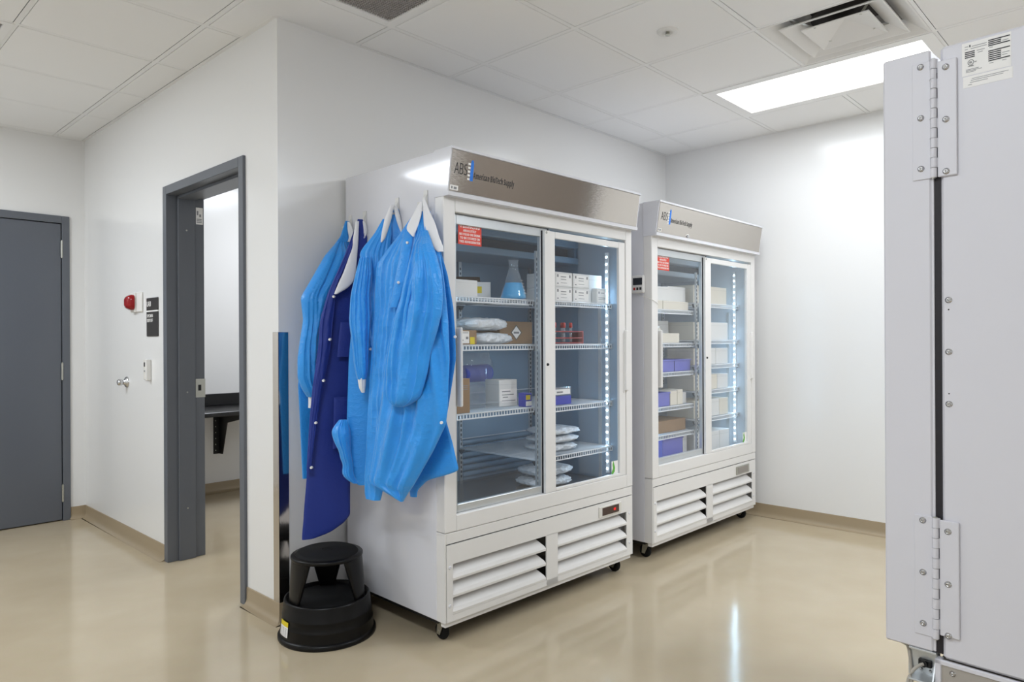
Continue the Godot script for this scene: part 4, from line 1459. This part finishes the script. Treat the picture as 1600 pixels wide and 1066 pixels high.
# ---------------------------------------------------------------- freezer
func freezer():
	# local x into the cabinet, local -z towards its door
	var t := xf(Vector3(0.369, 0, 2.542), -0.054)
	var o := thing("freezer", "tall pale grey upright freezer seen from its hinged side at right", "freezer", t)
	var y0 := 0.494
	var y1 := 1.98
	var b := B.new()
	b.lim(Vector3(0, y0, 0), Vector3(0.9, y1, 0.86), 0.007)
	part(o, "cabinet", b, M.freezer)
	b = B.new()
	b.lim(Vector3(-0.002, 0.07, -0.012), Vector3(0.9, 0.486, 0.86), 0.003)
	var base := part(o, "base", b, mat(rgb(172, 166, 158), 0.42))
	b = B.new()
	b.lim(Vector3(-0.006, 0.07, -0.016), Vector3(0.02, 0.492, -0.002), 0.002)
	b.lim(Vector3(-0.006, 0.480, -0.016), Vector3(0.004, 0.492, 0.86), 0.002)
	part(base, "base_trim", b, M.freezer)
	screw(base, Vector3(-0.002, 0.466, 0.022), 0.007)
	b = B.new()
	b.lim(Vector3(0.004, y0 + 0.01, -0.016), Vector3(0.89, y1 - 0.06, 0.0))
	part(o, "gasket", b, M.seal)
	b = B.new()
	b.lim(Vector3(0, 0.503, -0.129), Vector3(0.9, 1.981, -0.020), 0.004)
	var door_ := part(o, "door", b, M.freezer)
	b = B.new()
	b.lim(Vector3(0.002, 0.506, -0.020), Vector3(0.89, 1.95, -0.0145), 0.001)
	part(door_, "door_liner", b, M.freezer)
	for q in [[1.664, 1.952, 1.664, 1.944], [0.541, 0.836, 0.552, 0.832]]:
		var hg := Node3D.new()
		hg.name = "hinge"
		o.add_child(hg, true)
		b = B.new()
		b.lim(Vector3(-0.003, q[0], -0.060), Vector3(0.0, q[1], -0.020), 0.001)
		part(hg, "door_leaf", b, M.freezer)
		b = B.new()
		b.lim(Vector3(-0.007, q[2], -0.004), Vector3(0.0, q[3], 0.0375), 0.0018)
		part(hg, "cabinet_leaf", b, M.freezer)
		b = B.new()
		var n := 12
		var st: float = (q[1] - q[0]) / n
		for k in n:
			var off := 0.0 if k % 2 == 0 else 0.0008
			b.cyl(Vector3(-0.006 - off, q[0] + st * k + 0.0006, -0.0125 + off), Vector3(-0.006 - off, q[0] + st * (k + 1) - 0.0006, -0.0125 + off), 0.0072, 0.0072, 16)
			if k % 2 == 0:
				b.lim(Vector3(-0.006, q[0] + st * k + 0.0006, -0.022), Vector3(-0.001, q[0] + st * (k + 1) - 0.0006, -0.0125))
			else:
				b.lim(Vector3(-0.006, q[0] + st * k + 0.0006, -0.0125), Vector3(-0.002, q[0] + st * (k + 1) - 0.0006, -0.003))
		part(hg, "knuckles", b, M.freezer)
		b = B.new()
		b.cyl(Vector3(-0.006, q[0] - 0.002, -0.0125), Vector3(-0.006, q[1] + 0.002, -0.0125), 0.0045, 0.0045, 12)
		part(hg, "pin", b, M.zinc)
	for y in [1.942, 1.816, 1.691, 0.824, 0.696, 0.570]:
		screw(o, Vector3(-0.003, y, -0.041), 0.0078)
	for y in [1.926, 1.800, 1.675, 0.807, 0.680, 0.556]:
		screw(o, Vector3(-0.007, y, 0.0145), 0.0078)
	for y in [1.365, 1.240, 1.114]:
		screw(o, Vector3(0.0, y, 0.0165), 0.0078)
	for y in [1.342, 1.139]:
		b = B.new()
		b.cyl(Vector3(0.0005, y, 0.0165), Vector3(-0.0004, y, 0.0165), 0.0018, 0.0018, 10)
		part(o, "hole", b, M.black)
	# rating label with its printed blocks; label axes: x along +z of the cabinet side, z outwards
	var lt := Transform3D(Basis(Vector3.UP, -PI / 2), Vector3(0, 1.894, 0.047))
	var lb := Node3D.new()
	lb.name = "rating_label"
	o.add_child(lb, true)
	lb.transform = lt
	b = B.new()
	b.lim(Vector3(0, 0, 0), Vector3(0.097, 0.078, 0.0006))
	part(lb, "sheet", b, M.print_white)
	var bars := [[0.015, 0.0665, 0.0175, 0.005]]
	for k in 4:
		bars.append([0.006, 0.0415 + k * 0.0042, 0.026, 0.0023])
		bars.append([0.053, 0.0565 + k * 0.0042, 0.078 if k in [1, 2] else 0.095, 0.0025])
	for k in 6:
		bars.append([0.053, 0.0215 + k * 0.0045, 0.078 if k in [1, 2, 3, 4] else 0.095, 0.0025])
	for q in bars:
		b = B.new()
		b.lim(Vector3(q[0], q[1], 0.0005), Vector3(q[2], q[1] + q[3], 0.001))
		part(lb, "print_bar", b, M.print_black)
	b = B.new()
	var prev := []
	for k in 33:
		var a := TAU * k / 32
		var d := Vector3(cos(a), sin(a), 0)
		var cur := [Vector3(0.018, 0.030, 0.0009) + d * 0.0054, Vector3(0.018, 0.030, 0.0009) + d * 0.0065]
		if prev:
			b.quad(prev[0], prev[1], cur[1], cur[0], Vector3(0, 0, 1))
		prev = cur
	part(lb, "round_mark", b, M.print_black)
	letters(lb, "UL", xf(Vector3(0.0150, 0.0275, 0.0008)), 0.006, 0.005, M.print_black)
	letters(lb, "LISTED", xf(Vector3(0.0125, 0.0205, 0.0008)), 0.011, 0.0024, M.print_black)
	letters(lb, "US", xf(Vector3(0.0258, 0.0285, 0.0008)), 0.0038, 0.0022, M.print_black)
	b = B.new()
	for q in [[0.006, 0.068, 0.013], [0.006, 0.062, 0.012], [0.018, 0.0615, 0.05], [0.020, 0.0665, 0.05], [0.03, 0.054, 0.046], [0.032, 0.049, 0.042], [0.008, 0.0135, 0.034], [0.008, 0.0105, 0.040], [0.008, 0.0075, 0.028], [0.080, 0.062, 0.092], [0.080, 0.034, 0.094], [0.080, 0.029, 0.090], [0.055, 0.0525, 0.062], [0.055, 0.0165, 0.063], [0.080, 0.0165, 0.088]]:
		b.lim(Vector3(q[0], q[1], 0.0005), Vector3(q[2], q[1] + 0.0012, 0.001))
	part(lb, "fine_print", b, M.print_grey)
	var l2 := Node3D.new()
	l2.name = "rating_strip"
	o.add_child(l2, true)
	l2.transform = Transform3D(Basis(Vector3.UP, -PI / 2), Vector3(0, 1.866, 0.049))
	b = B.new()
	b.lim(Vector3(0, 0, 0), Vector3(0.098, 0.026, 0.0006))
	part(l2, "sheet", b, M.print_white)
	b = B.new()
	for q in [[0.018, 0.0185, 0.09], [0.016, 0.0145, 0.08], [0.014, 0.010, 0.05], [0.010, 0.005, 0.018]]:
		b.lim(Vector3(q[0], q[1], 0.0005), Vector3(q[2], q[1] + 0.0011, 0.0009))
	part(l2, "fine_print", b, M.print_grey)
	# bracket with a cable connector under the door
	b = B.new()
	b.lim(Vector3(0.03, 0.42, -0.085), Vector3(0.034, 0.497, -0.014), 0.001)
	b.lim(Vector3(-0.02, 0.428, -0.07), Vector3(0.034, 0.432, -0.016), 0.001)
	b.prism(PackedVector2Array([Vector2(-0.02, 0.428), Vector2(0.034, 0.428), Vector2(0.034, 0.497), Vector2(0.02, 0.497)]), -0.019, -0.016)
	b.lim(Vector3(0.0, 0.497, -0.075), Vector3(0.05, 0.5025, -0.014), 0.001)
	var br := part(o, "bracket", b, M.alu)
	screw(br, Vector3(0.03, 0.442, -0.055), 0.004)
	screw(br, Vector3(0.03, 0.442, -0.035), 0.004)
	b = B.new()
	b.cyl(Vector3(0.03, 0.460, -0.045), Vector3(0.012, 0.462, -0.046), 0.009, 0.008, 16)
	b.lim(Vector3(0.02, 0.452, -0.060), Vector3(0.03, 0.470, -0.030), 0.002)
	part(br, "connector", b, M.black)
	b = B.new()
	var pts := []
	for k in 15:
		var u := k / 14.0
		pts.append(Vector3(0.012 - 0.03 * sin(u * 2.2), 0.462 - 0.13 * u * u - 0.01 * u, -0.046 - 0.030 * sin(u * 2.0)))
	b.tube(pts, 0.0042, 10)
	var cb := part(br, "lead", b, M.cable)
	b = B.new()
	pts = []
	for k in 19:
		var u := k / 18.0
		pts.append(Vector3(0.03 - 0.01 * u, 0.500 - 0.03 * u - 0.38 * maxf(0.0, u - 0.25), -0.112 + 0.036 * sin(minf(1.0, u * 2.2) * PI / 2)))
	b.tube(pts, 0.0040, 10)
	part(door_, "heater_cable", b, M.cable)
	for q in [[0.08, 0.06], [0.82, 0.06], [0.08, 0.8], [0.82, 0.8]]:
		b = B.new()
		b.lathe([Vector2(0, -0.015), Vector2(0.034, -0.013), Vector2(0.036, 0.0), Vector2(0.034, 0.013), Vector2(0, 0.015)], Vector3(q[0], 0.036, q[1]), Basis(Vector3(0, 0, 1), PI / 2), 24)
		b.lim(Vector3(q[0] - 0.02, 0.06, q[1] - 0.02), Vector3(q[0] + 0.02, 0.072, q[1] + 0.02))
		part(base, "caster", b, M.rubber)

# pan-head screw with a slot, on a face that looks along -x
func screw(p: Node3D, at: Vector3, r: float):
	var bas := Basis(Vector3(0, 0, 1), PI / 2)
	var b := B.new()
	b.lathe([Vector2(0, 0.0052), Vector2(r * 0.18, 0.0051), Vector2(r * 0.2, 0.0038), Vector2(r * 0.34, 0.0036), Vector2(r * 0.36, 0.0050), Vector2(r * 0.6, 0.0043), Vector2(r * 0.72, 0.0028), Vector2(r * 0.74, 0.0012), Vector2(r, 0.0008), Vector2(r, 0.0)], at, bas, 20)
	part(p, "screw", b, M.chrome)

# ---------------------------------------------------------------- step stool
func stool():
	var o := thing("step_stool", "round black plastic step stool standing in the corner below the gowns", "step stool", xf(Vector3(0.091, 0, 0.249), 0.75))
	var b := B.new()
	b.lathe([Vector2(0.196, 0.0), Vector2(0.207, 0.0), Vector2(0.209, 0.004), Vector2(0.209, 0.016), Vector2(0.204, 0.022), Vector2(0.199, 0.024), Vector2(0.199, 0.024), Vector2(0.1950, 0.062), Vector2(0.1960, 0.065), Vector2(0.1940, 0.068), Vector2(0.1900, 0.102), Vector2(0.1910, 0.105), Vector2(0.1890, 0.108), Vector2(0.1830, 0.160), Vector2(0.181, 0.167), Vector2(0.176, 0.170), Vector2(0.172, 0.166), Vector2(0.170, 0.150), Vector2(0.0, 0.150)], Vector3.ZERO, Basis(), 72)
	part(o, "base", b, M.stool)
	b = B.new()
	b.lathe([Vector2(0.0, 0.154), Vector2(0.166, 0.154), Vector2(0.168, 0.151), Vector2(0.168, 0.148)], Vector3.ZERO, Basis(), 64)
	part(o, "tread", b, M.rubber)
	# top step: rim plate and rubber disc
	b = B.new()
	b.lathe([Vector2(0.0, 0.331), Vector2(0.140, 0.331), Vector2(0.151, 0.333), Vector2(0.154, 0.338), Vector2(0.154, 0.345), Vector2(0.150, 0.349), Vector2(0.0, 0.350)], Vector3.ZERO, Basis(), 64)
	part(o, "top_plate", b, M.stool)
	b = B.new()
	b.lathe([Vector2(0.0, 0.363), Vector2(0.118, 0.362), Vector2(0.126, 0.358), Vector2(0.134, 0.350)], Vector3.ZERO, Basis(), 64)
	b.lathe([Vector2(0.02, 0.3625), Vector2(0.021, 0.3642), Vector2(0.023, 0.3642), Vector2(0.024, 0.3625)], Vector3.ZERO, Basis(), 32)
	part(o, "top_tread", b, M.rubber)
	# three broad tapering legs cut from a cone
	for k in 3:
		b = B.new()
		var mid := TAU * k / 3.0 + LEG_TURN
		var rings := []
		for i in 9:
			var u := i / 8.0
			var y := 0.150 + 0.183 * u
			var r := 0.166 - 0.016 * u
			var half := 0.20 + 0.34 * u
			var ring := []
			for q in 9:
				var a := mid - half + 2.0 * half * q / 8.0
				ring.append(Vector3(cos(a) * r, y, sin(a) * r))
			for q in 9:
				var a := mid + half - 2.0 * half * q / 8.0
				ring.append(Vector3(cos(a) * (r - 0.012), y, sin(a) * (r - 0.012)))
			rings.append(ring)
		b.loft(rings)
		part(o, "leg", b, M.stool)
	# caution label round the base
	for q in [["label_band", 0.078, 0.098, M.yellow], ["label_sheet", 0.036, 0.078, M.print_white]]:
		b = B.new()
		var pl := []
		for k in 9:
			var a: float = LABEL_AT + 0.36 * k / 8.0
			var d := Vector3(cos(a), 0, sin(a))
			var cur := [d * (0.2012 - (q[1] - 0.024) * 0.10) + Vector3.UP * q[1], d * (0.2012 - (q[2] - 0.024) * 0.10) + Vector3.UP * q[2]]
			if pl:
				b.quad(pl[0], pl[1], cur[1], cur[0], d)
			pl = cur
		part(o, q[0], b, q[3])
	b = B.new()
	for k in 6:
		var a := LABEL_AT + 0.04
		for m in 3:
			var g0: float = a + m * 0.1
			var g1: float = a + m * 0.1 + 0.07
			var y := 0.040 + k * 0.006
			var rr := 0.2018 - (y - 0.024) * 0.10
			b.quad(Vector3(cos(g0) * rr, y, sin(g0) * rr), Vector3(cos(g1) * rr, y, sin(g1) * rr), Vector3(cos(g1) * rr, y + 0.002, sin(g1) * rr), Vector3(cos(g0) * rr, y + 0.002, sin(g0) * rr), Vector3(cos(g0), 0, sin(g0)))
	part(o, "label_print", b, M.print_grey)

const LEG_TURN := -0.265
const LABEL_AT := 3.83

# ---------------------------------------------------------------- gowns
# pieces of each gown: part, fullness, rows of [height, left x, left z, right x, right z]
func gown_pieces() -> Dictionary:
	return {
	"G1": [
		["back_panel", 0.007, [[1.848,0.301,0.086,0.322,0.086], [1.770,0.272,0.087,0.332,0.087], [1.675,0.195,0.088,0.327,0.088], [1.552,0.143,0.090,0.315,0.090], [1.461,0.093,0.090,0.296,0.090], [1.312,0.066,0.090,0.260,0.090], [1.077,0.046,0.090,0.224,0.090], [0.904,0.055,0.090,0.156,0.090], [0.788,0.060,0.090,0.122,0.090], [0.653,0.066,0.090,0.102,0.090]]],
		["sleeve", 0.035, [[1.740,0.238,0.111,0.287,0.111], [1.670,0.167,0.122,0.294,0.122], [1.545,0.081,0.138,0.230,0.138], [1.470,0.032,0.140,0.188,0.140], [1.441,0.035,0.140,0.178,0.140], [1.369,0.044,0.140,0.154,0.140], [1.283,0.028,0.140,0.134,0.140], [1.197,0.015,0.140,0.137,0.140], [1.111,0.015,0.140,0.136,0.140], [1.067,0.033,0.140,0.136,0.140], [1.038,0.052,0.140,0.129,0.140], [1.026,0.061,0.140,0.126,0.140]]],
		["cuff", 0.022, [[1.038,0.068,0.140,0.123,0.140], [1.000,0.068,0.140,0.122,0.140], [0.977,0.067,0.140,0.119,0.140]]],
		["collar", 0.012, [[1.844,0.307,0.093,0.321,0.093], [1.802,0.306,0.094,0.338,0.094], [1.766,0.316,0.096,0.341,0.096], [1.747,0.304,0.097,0.343,0.097]]],
	],
	"G2": [
		["back_panel", 0.007, [[1.839,0.285,0.210,0.308,0.218], [1.755,0.259,0.212,0.322,0.232], [1.663,0.226,0.225,0.302,0.250], [1.513,0.149,0.229,0.274,0.269], [1.397,0.092,0.210,0.267,0.267], [1.253,0.078,0.206,0.250,0.262], [1.082,0.056,0.198,0.238,0.258], [0.911,0.042,0.194,0.220,0.252], [0.798,0.033,0.191,0.214,0.250], [0.670,0.028,0.189,0.211,0.249], [0.543,0.017,0.186,0.210,0.249], [0.492,0.014,0.185,0.210,0.249], [0.460,0.011,0.184,0.185,0.240], [0.422,0.008,0.183,0.122,0.220], [0.407,0.008,0.183,0.060,0.200]]],
		["front_panel", 0.010, [[1.781,0.257,0.220,0.271,0.225], [1.657,0.192,0.240,0.223,0.250], [1.537,0.123,0.254,0.150,0.263], [1.485,0.100,0.250,0.135,0.261], [1.366,0.068,0.239,0.123,0.257], [1.226,0.059,0.236,0.107,0.252], [1.086,0.037,0.229,0.082,0.244], [0.948,0.024,0.225,0.058,0.236], [0.810,0.015,0.222,0.039,0.230], [0.713,0.010,0.220,0.030,0.227]]],
		["collar", 0.008, [[1.826,0.265,0.224,0.279,0.229], [1.734,0.239,0.237,0.264,0.245], [1.657,0.206,0.259,0.240,0.270], [1.581,0.165,0.276,0.217,0.293], [1.537,0.139,0.280,0.199,0.300], [1.508,0.126,0.279,0.172,0.294], [1.490,0.118,0.277,0.142,0.284], [1.481,0.116,0.276,0.129,0.280]]],
		["collar", 0.012, [[1.832,0.305,0.217,0.314,0.220], [1.802,0.306,0.220,0.327,0.226], [1.772,0.304,0.223,0.321,0.229], [1.750,0.298,0.226,0.310,0.230]]],
		["pocket", 0.005, [[1.359,0.154,0.266,0.236,0.293], [1.282,0.145,0.263,0.227,0.290], [1.205,0.139,0.261,0.219,0.287]]],
		["pocket", 0.005, [[1.026,0.125,0.257,0.207,0.283], [0.912,0.122,0.256,0.201,0.281], [0.799,0.119,0.255,0.195,0.279]]],
	],
	"G3": [
		["back_panel", 0.007, [[1.861,0.296,0.435,0.327,0.458], [1.804,0.282,0.425,0.349,0.476], [1.704,0.257,0.412,0.364,0.492], [1.591,0.205,0.379,0.361,0.495], [1.478,0.174,0.356,0.360,0.495], [1.365,0.161,0.345,0.337,0.478], [1.197,0.149,0.337,0.314,0.461], [1.029,0.144,0.333,0.296,0.447], [0.861,0.139,0.329,0.282,0.436], [0.749,0.136,0.327,0.272,0.429], [0.679,0.147,0.335,0.263,0.422], [0.644,0.180,0.360,0.259,0.419]]],
		["front_panel", 0.012, [[1.809,0.262,0.434,0.293,0.457], [1.742,0.227,0.420,0.286,0.465], [1.684,0.184,0.401,0.276,0.470], [1.650,0.165,0.394,0.270,0.473], [1.613,0.171,0.405,0.264,0.475], [1.502,0.179,0.416,0.255,0.473], [1.364,0.189,0.423,0.244,0.464], [1.253,0.200,0.431,0.239,0.461]]],
		["sleeve", 0.030, [[1.631,0.146,0.427,0.184,0.456], [1.567,0.127,0.426,0.182,0.468], [1.472,0.109,0.413,0.175,0.463], [1.363,0.103,0.408,0.177,0.464], [1.254,0.113,0.416,0.170,0.459], [1.172,0.119,0.420,0.168,0.457], [1.131,0.125,0.425,0.166,0.455], [1.112,0.129,0.428,0.161,0.452]]],
		["cuff", 0.020, [[1.126,0.129,0.428,0.159,0.451], [1.096,0.133,0.431,0.159,0.451], [1.068,0.135,0.433,0.157,0.449], [1.055,0.144,0.439,0.155,0.447]]],
		["hem_fold", 0.035, [[0.937,0.094,0.345,0.119,0.365], [0.910,0.076,0.332,0.126,0.369], [0.888,0.066,0.324,0.132,0.374], [0.841,0.076,0.332,0.132,0.374], [0.800,0.093,0.345,0.132,0.374], [0.772,0.095,0.346,0.136,0.377], [0.744,0.106,0.354,0.140,0.380], [0.703,0.101,0.351,0.140,0.380], [0.680,0.114,0.361,0.149,0.386], [0.663,0.136,0.377,0.157,0.393]]],
		["collar", 0.010, [[1.870,0.285,0.459,0.298,0.469], [1.812,0.262,0.448,0.286,0.466], [1.754,0.245,0.451,0.265,0.466], [1.719,0.235,0.456,0.251,0.467], [1.702,0.232,0.459,0.237,0.463]]],
		["collar", 0.012, [[1.871,0.305,0.450,0.319,0.460], [1.831,0.311,0.456,0.329,0.469], [1.789,0.318,0.465,0.334,0.477], [1.755,0.327,0.476,0.338,0.484]]],
	],
	"G4": [
		["back_panel", 0.007, [[1.815,0.296,0.652,0.308,0.700], [1.676,0.266,0.658,0.294,0.765], [1.541,0.254,0.673,0.293,0.824], [1.410,0.253,0.672,0.299,0.850], [1.305,0.252,0.665,0.302,0.858], [1.201,0.250,0.658,0.302,0.861], [1.096,0.250,0.657,0.297,0.842], [1.017,0.249,0.654,0.293,0.827], [0.951,0.248,0.650,0.290,0.814], [0.860,0.246,0.643,0.298,0.844], [0.795,0.244,0.636,0.302,0.861], [0.754,0.243,0.633,0.305,0.873], [0.733,0.242,0.629,0.292,0.822], [0.702,0.242,0.629,0.267,0.724], [0.655,0.244,0.635,0.254,0.674], [0.626,0.245,0.638,0.253,0.670]]],
		["front_panel", 0.012, [[1.815,0.281,0.641,0.290,0.679], [1.776,0.262,0.612,0.277,0.670], [1.724,0.238,0.587,0.257,0.661], [1.651,0.202,0.542,0.236,0.674], [1.600,0.182,0.506,0.225,0.675], [1.494,0.176,0.494,0.222,0.670], [1.361,0.174,0.486,0.213,0.637], [1.200,0.171,0.472,0.205,0.604], [1.037,0.168,0.461,0.198,0.577], [0.875,0.165,0.449,0.193,0.557], [0.711,0.162,0.438,0.187,0.536], [0.628,0.161,0.434,0.185,0.525], [0.601,0.163,0.441,0.182,0.515]]],
		["front_panel", 0.009, [[1.809,0.267,0.678,0.278,0.719], [1.751,0.246,0.684,0.264,0.752], [1.694,0.222,0.704,0.245,0.790], [1.610,0.190,0.724,0.225,0.860], [1.482,0.171,0.693,0.222,0.889], [1.356,0.158,0.642,0.225,0.903], [1.203,0.149,0.609,0.227,0.908], [1.075,0.144,0.589,0.225,0.901], [0.997,0.141,0.575,0.224,0.898], [0.946,0.137,0.562,0.222,0.889], [0.840,0.133,0.545,0.207,0.832], [0.746,0.128,0.528,0.191,0.772], [0.686,0.125,0.514,0.181,0.732], [0.656,0.147,0.599,0.175,0.707], [0.625,0.167,0.678,0.170,0.688]]],
		["sleeve", 0.035, [[1.717,0.217,0.736,0.228,0.779], [1.604,0.158,0.772,0.187,0.881], [1.527,0.142,0.760,0.182,0.916], [1.453,0.136,0.738,0.184,0.921], [1.379,0.131,0.716,0.182,0.915], [1.304,0.124,0.691,0.176,0.892], [1.229,0.121,0.678,0.169,0.865], [1.153,0.118,0.668,0.165,0.850], [1.090,0.117,0.664,0.160,0.829], [1.052,0.118,0.667,0.156,0.814], [1.031,0.121,0.680,0.150,0.790], [1.013,0.128,0.704,0.137,0.741]]],
		["placket", 0.006, [[1.724,0.223,0.628,0.237,0.682], [1.618,0.184,0.653,0.197,0.703], [1.514,0.170,0.636,0.183,0.686], [1.411,0.163,0.610,0.173,0.648]]],
		["seam", 0.004, [[1.600,0.133,0.831,0.137,0.846], [1.494,0.111,0.810,0.115,0.825], [1.388,0.104,0.782,0.108,0.797], [1.254,0.101,0.769,0.105,0.785], [1.105,0.097,0.753,0.101,0.769], [1.050,0.095,0.747,0.099,0.762]]],
		["collar", 0.010, [[1.848,0.263,0.688,0.267,0.700], [1.794,0.242,0.668,0.253,0.709], [1.751,0.218,0.660,0.232,0.717], [1.728,0.206,0.671,0.219,0.721], [1.707,0.202,0.702,0.207,0.723], [1.695,0.199,0.721,0.201,0.727]]],
		["collar", 0.010, [[1.859,0.274,0.692,0.277,0.704], [1.806,0.268,0.703,0.276,0.734], [1.747,0.249,0.729,0.264,0.784], [1.688,0.228,0.770,0.244,0.830], [1.645,0.218,0.818,0.231,0.868], [1.622,0.216,0.854,0.223,0.881]]],
	],
	}

func side_x(z: float) -> float:
	return 0.327 + (0.762 - z) * 0.023

func gown_piece(p: Node3D, called: String, full: float, rows: Array, m: Material, sd: int):
	var nz := FastNoiseLite.new()
	nz.seed = sd
	nz.frequency = 1.0
	nz.fractal_type = FastNoiseLite.FRACTAL_NONE
	var y_top: float = rows[0][0]
	var y_bot: float = rows[rows.size() - 1][0]
	var big := full > 0.011 or called == "front_panel"
	var step := 0.010 if big else 0.006
	var n := maxi(6, int((y_top - y_bot) / step))
	# sample the outline, then ease its corners
	var sm := []
	var at := 0
	for i in n + 1:
		var y := lerpf(y_top, y_bot, float(i) / n)
		while at < rows.size() - 2 and y < rows[at + 1][0]:
			at += 1
		var a = rows[at]
		var c = rows[at + 1]
		var u := clampf((a[0] - y) / maxf(a[0] - c[0], 1e-5), 0.0, 1.0)
		sm.append([Vector3(lerpf(a[1], c[1], u), y, lerpf(a[2], c[2], u)), Vector3(lerpf(a[3], c[3], u), y, lerpf(a[4], c[4], u))])
	for pass_ in 2:
		var old := sm.duplicate(true)
		for i in range(1, n):
			for e in 2:
				sm[i][e] = old[i - 1][e] * 0.25 + old[i][e] * 0.5 + old[i + 1][e] * 0.25
	var rings := []
	var cols := 56 if big else 14
	for i in n + 1:
		var l: Vector3 = sm[i][0]
		var r: Vector3 = sm[i][1]
		var along := r - l
		var w := along.length()
		var d := along.normalized()
		var out := Vector3(-d.z, 0, d.x)
		var y := l.y
		var t := float(i) / n
		var ends := smoothstep(0.0, 0.10, t) * 0.75 + 0.25
		var b_amp := minf(full, w * 0.42) * ends
		var fold := minf(0.034, w * 0.15) if big else 0.0
		if called == "back_panel":
			fold *= -1.0
		elif called == "front_panel" and full > 0.0115:
			fold *= 0.45
		var front := []
		var back := []
		for k in cols + 1:
			var s := float(k) / cols
			var arch := pow(maxf(sin(PI * s), 0.0), 0.55)
			var ss := s * w
			# long hanging folds that drift with height, sharper at their crests; they move both faces of the sheet
			var f := nz.get_noise_2d(s * 2.2 + 7.0 + y * 0.35, y * 0.6)
			var cn := nz.get_noise_2d(s * 3.0 + y * 0.8 + 90.0, y * 0.7 + 31.0)
			var crest := 1.0 - 7.0 * cn * cn
			var rid := 1.5 * nz.get_noise_2d(ss * 9.0 + y * 6.0, y * 6.0 - ss * 5.0)
			var rid2 := 1.0 - 2.0 * absf(nz.get_noise_2d(ss * 20.0 - y * 12.0 + 50.0, y * 17.0 + ss * 6.0))
			var lift := fold * sqrt(arch) * (pow(clampf(crest * 0.55 + 0.45, 0.0, 1.0), 1.6) * 0.6 + (f * 0.7 + 0.5) * 0.6)
			var fine := arch * (0.0040 * rid + 0.0014 * rid2 * absf(rid2)) if big else 0.0
			var pos := l + along * s
			front.append(pos + out * (b_amp * arch + lift + fine))
			back.append(pos + out * (lift + fine - 0.12 * b_amp * arch - 0.002))
		back.reverse()
		var ring := front + back
		for k in ring.size():
			var v: Vector3 = ring[k]
			if v.z < 0.775:
				v.x = minf(v.x, side_x(v.z) - 0.004)
			v.z = maxf(v.z, 0.006)
			ring[k] = v
		rings.append(ring)
	var bld := B.new()
	bld.loft(rings)
	return part(p, called, bld, m)

func gowns():
	var data := gown_pieces()
	var about := {
		"G1": ["light blue disposable gown on the leftmost hook, hanging against the wall", "gown"],
		"G2": ["dark navy blue lab gown with white collar, longest of the four hanging", "navy"],
		"G3": ["bright blue disposable gown on the third hook, behind the frontmost gown", "gown"],
		"G4": ["bright blue disposable gown on the hook nearest the glass door, frontmost", "gown"],
	}
	var at := {"G1": Vector3(0.15, 0.65, 0.1), "G2": Vector3(0.13, 0.4, 0.22), "G3": Vector3(0.2, 0.64, 0.4), "G4": Vector3(0.22, 0.6, 0.65)}
	var snaps := {
		"G2": [Vector3(0.118, 1.470, 0.271), Vector3(0.101, 1.282, 0.266), Vector3(0.074, 1.103, 0.257), Vector3(0.042, 0.921, 0.246), Vector3(0.023, 0.729, 0.240)],
		"G3": [Vector3(0.195, 1.239, 0.434)],
		"G4": [Vector3(0.182, 1.669, 0.709), Vector3(0.171, 1.511, 0.664), Vector3(0.290, 1.289, 0.872), Vector3(0.193, 0.958, 0.899)],
	}
	var sd := 100
	for g in data:
		var o := thing("gown", about[g][0], "gown", Transform3D(), "gowns hanging on the refrigerator side")
		var inner := Node3D.new()
		inner.free()
		for q in data[g]:
			sd += 7
			var white: bool = q[0] in ["collar", "cuff"]
			gown_piece(o, q[0], q[1], q[2], M.knit if white else M[about[g][1]], sd)
		if snaps.has(g):
			for s in snaps[g]:
				var b := B.new()
				var to := Vector3(-0.75, 0, 0.66)
				b.cyl(s, s + to * 0.012, 0.0062, 0.0050, 14)
				part(o, "snap", b, M.print_white)
		# move the origin to the foot of the gown
		var off: Vector3 = at[g]
		o.position = off
		for c in o.get_children():
			c.position -= off
	# adhesive hooks on the refrigerator side
	var hooks := [[0.066, 1.882, "leftmost white hook on the refrigerator side, above the light blue gown"], [0.190, 1.885, "white hook on the refrigerator side above the navy gown"], [0.445, 1.911, "third white hook from the left on the refrigerator side"], [0.648, 1.912, "white hook on the refrigerator side nearest the glass doors"]]
	for h in hooks:
		var o := thing("hook", h[2], "hook", Transform3D(Basis(Vector3.UP, -PI / 2 - 0.023), Vector3(side_x(h[0]), h[1] - 0.035, h[0])), "hooks on the refrigerator side")
		var b := B.new()
		b.lim(Vector3(-0.013, -0.045, 0.0), Vector3(0.013, 0.035, 0.005), 0.002)
		part(o, "base", b, M.hook)
		b = B.new()
		b.prism(PackedVector2Array([Vector2(0.004, 0.02), Vector2(0.010, 0.004), Vector2(0.014, -0.03), Vector2(0.030, -0.036), Vector2(0.036, -0.020), Vector2(0.041, -0.020), Vector2(0.036, -0.043), Vector2(0.010, -0.043), Vector2(0.004, -0.03)]), -0.009, 0.009, Transform3D(Basis(Vector3(0, 0, 1), Vector3.UP, Vector3(-1, 0, 0)), Vector3.ZERO))
		part(o, "hook_tip", b, M.hook)
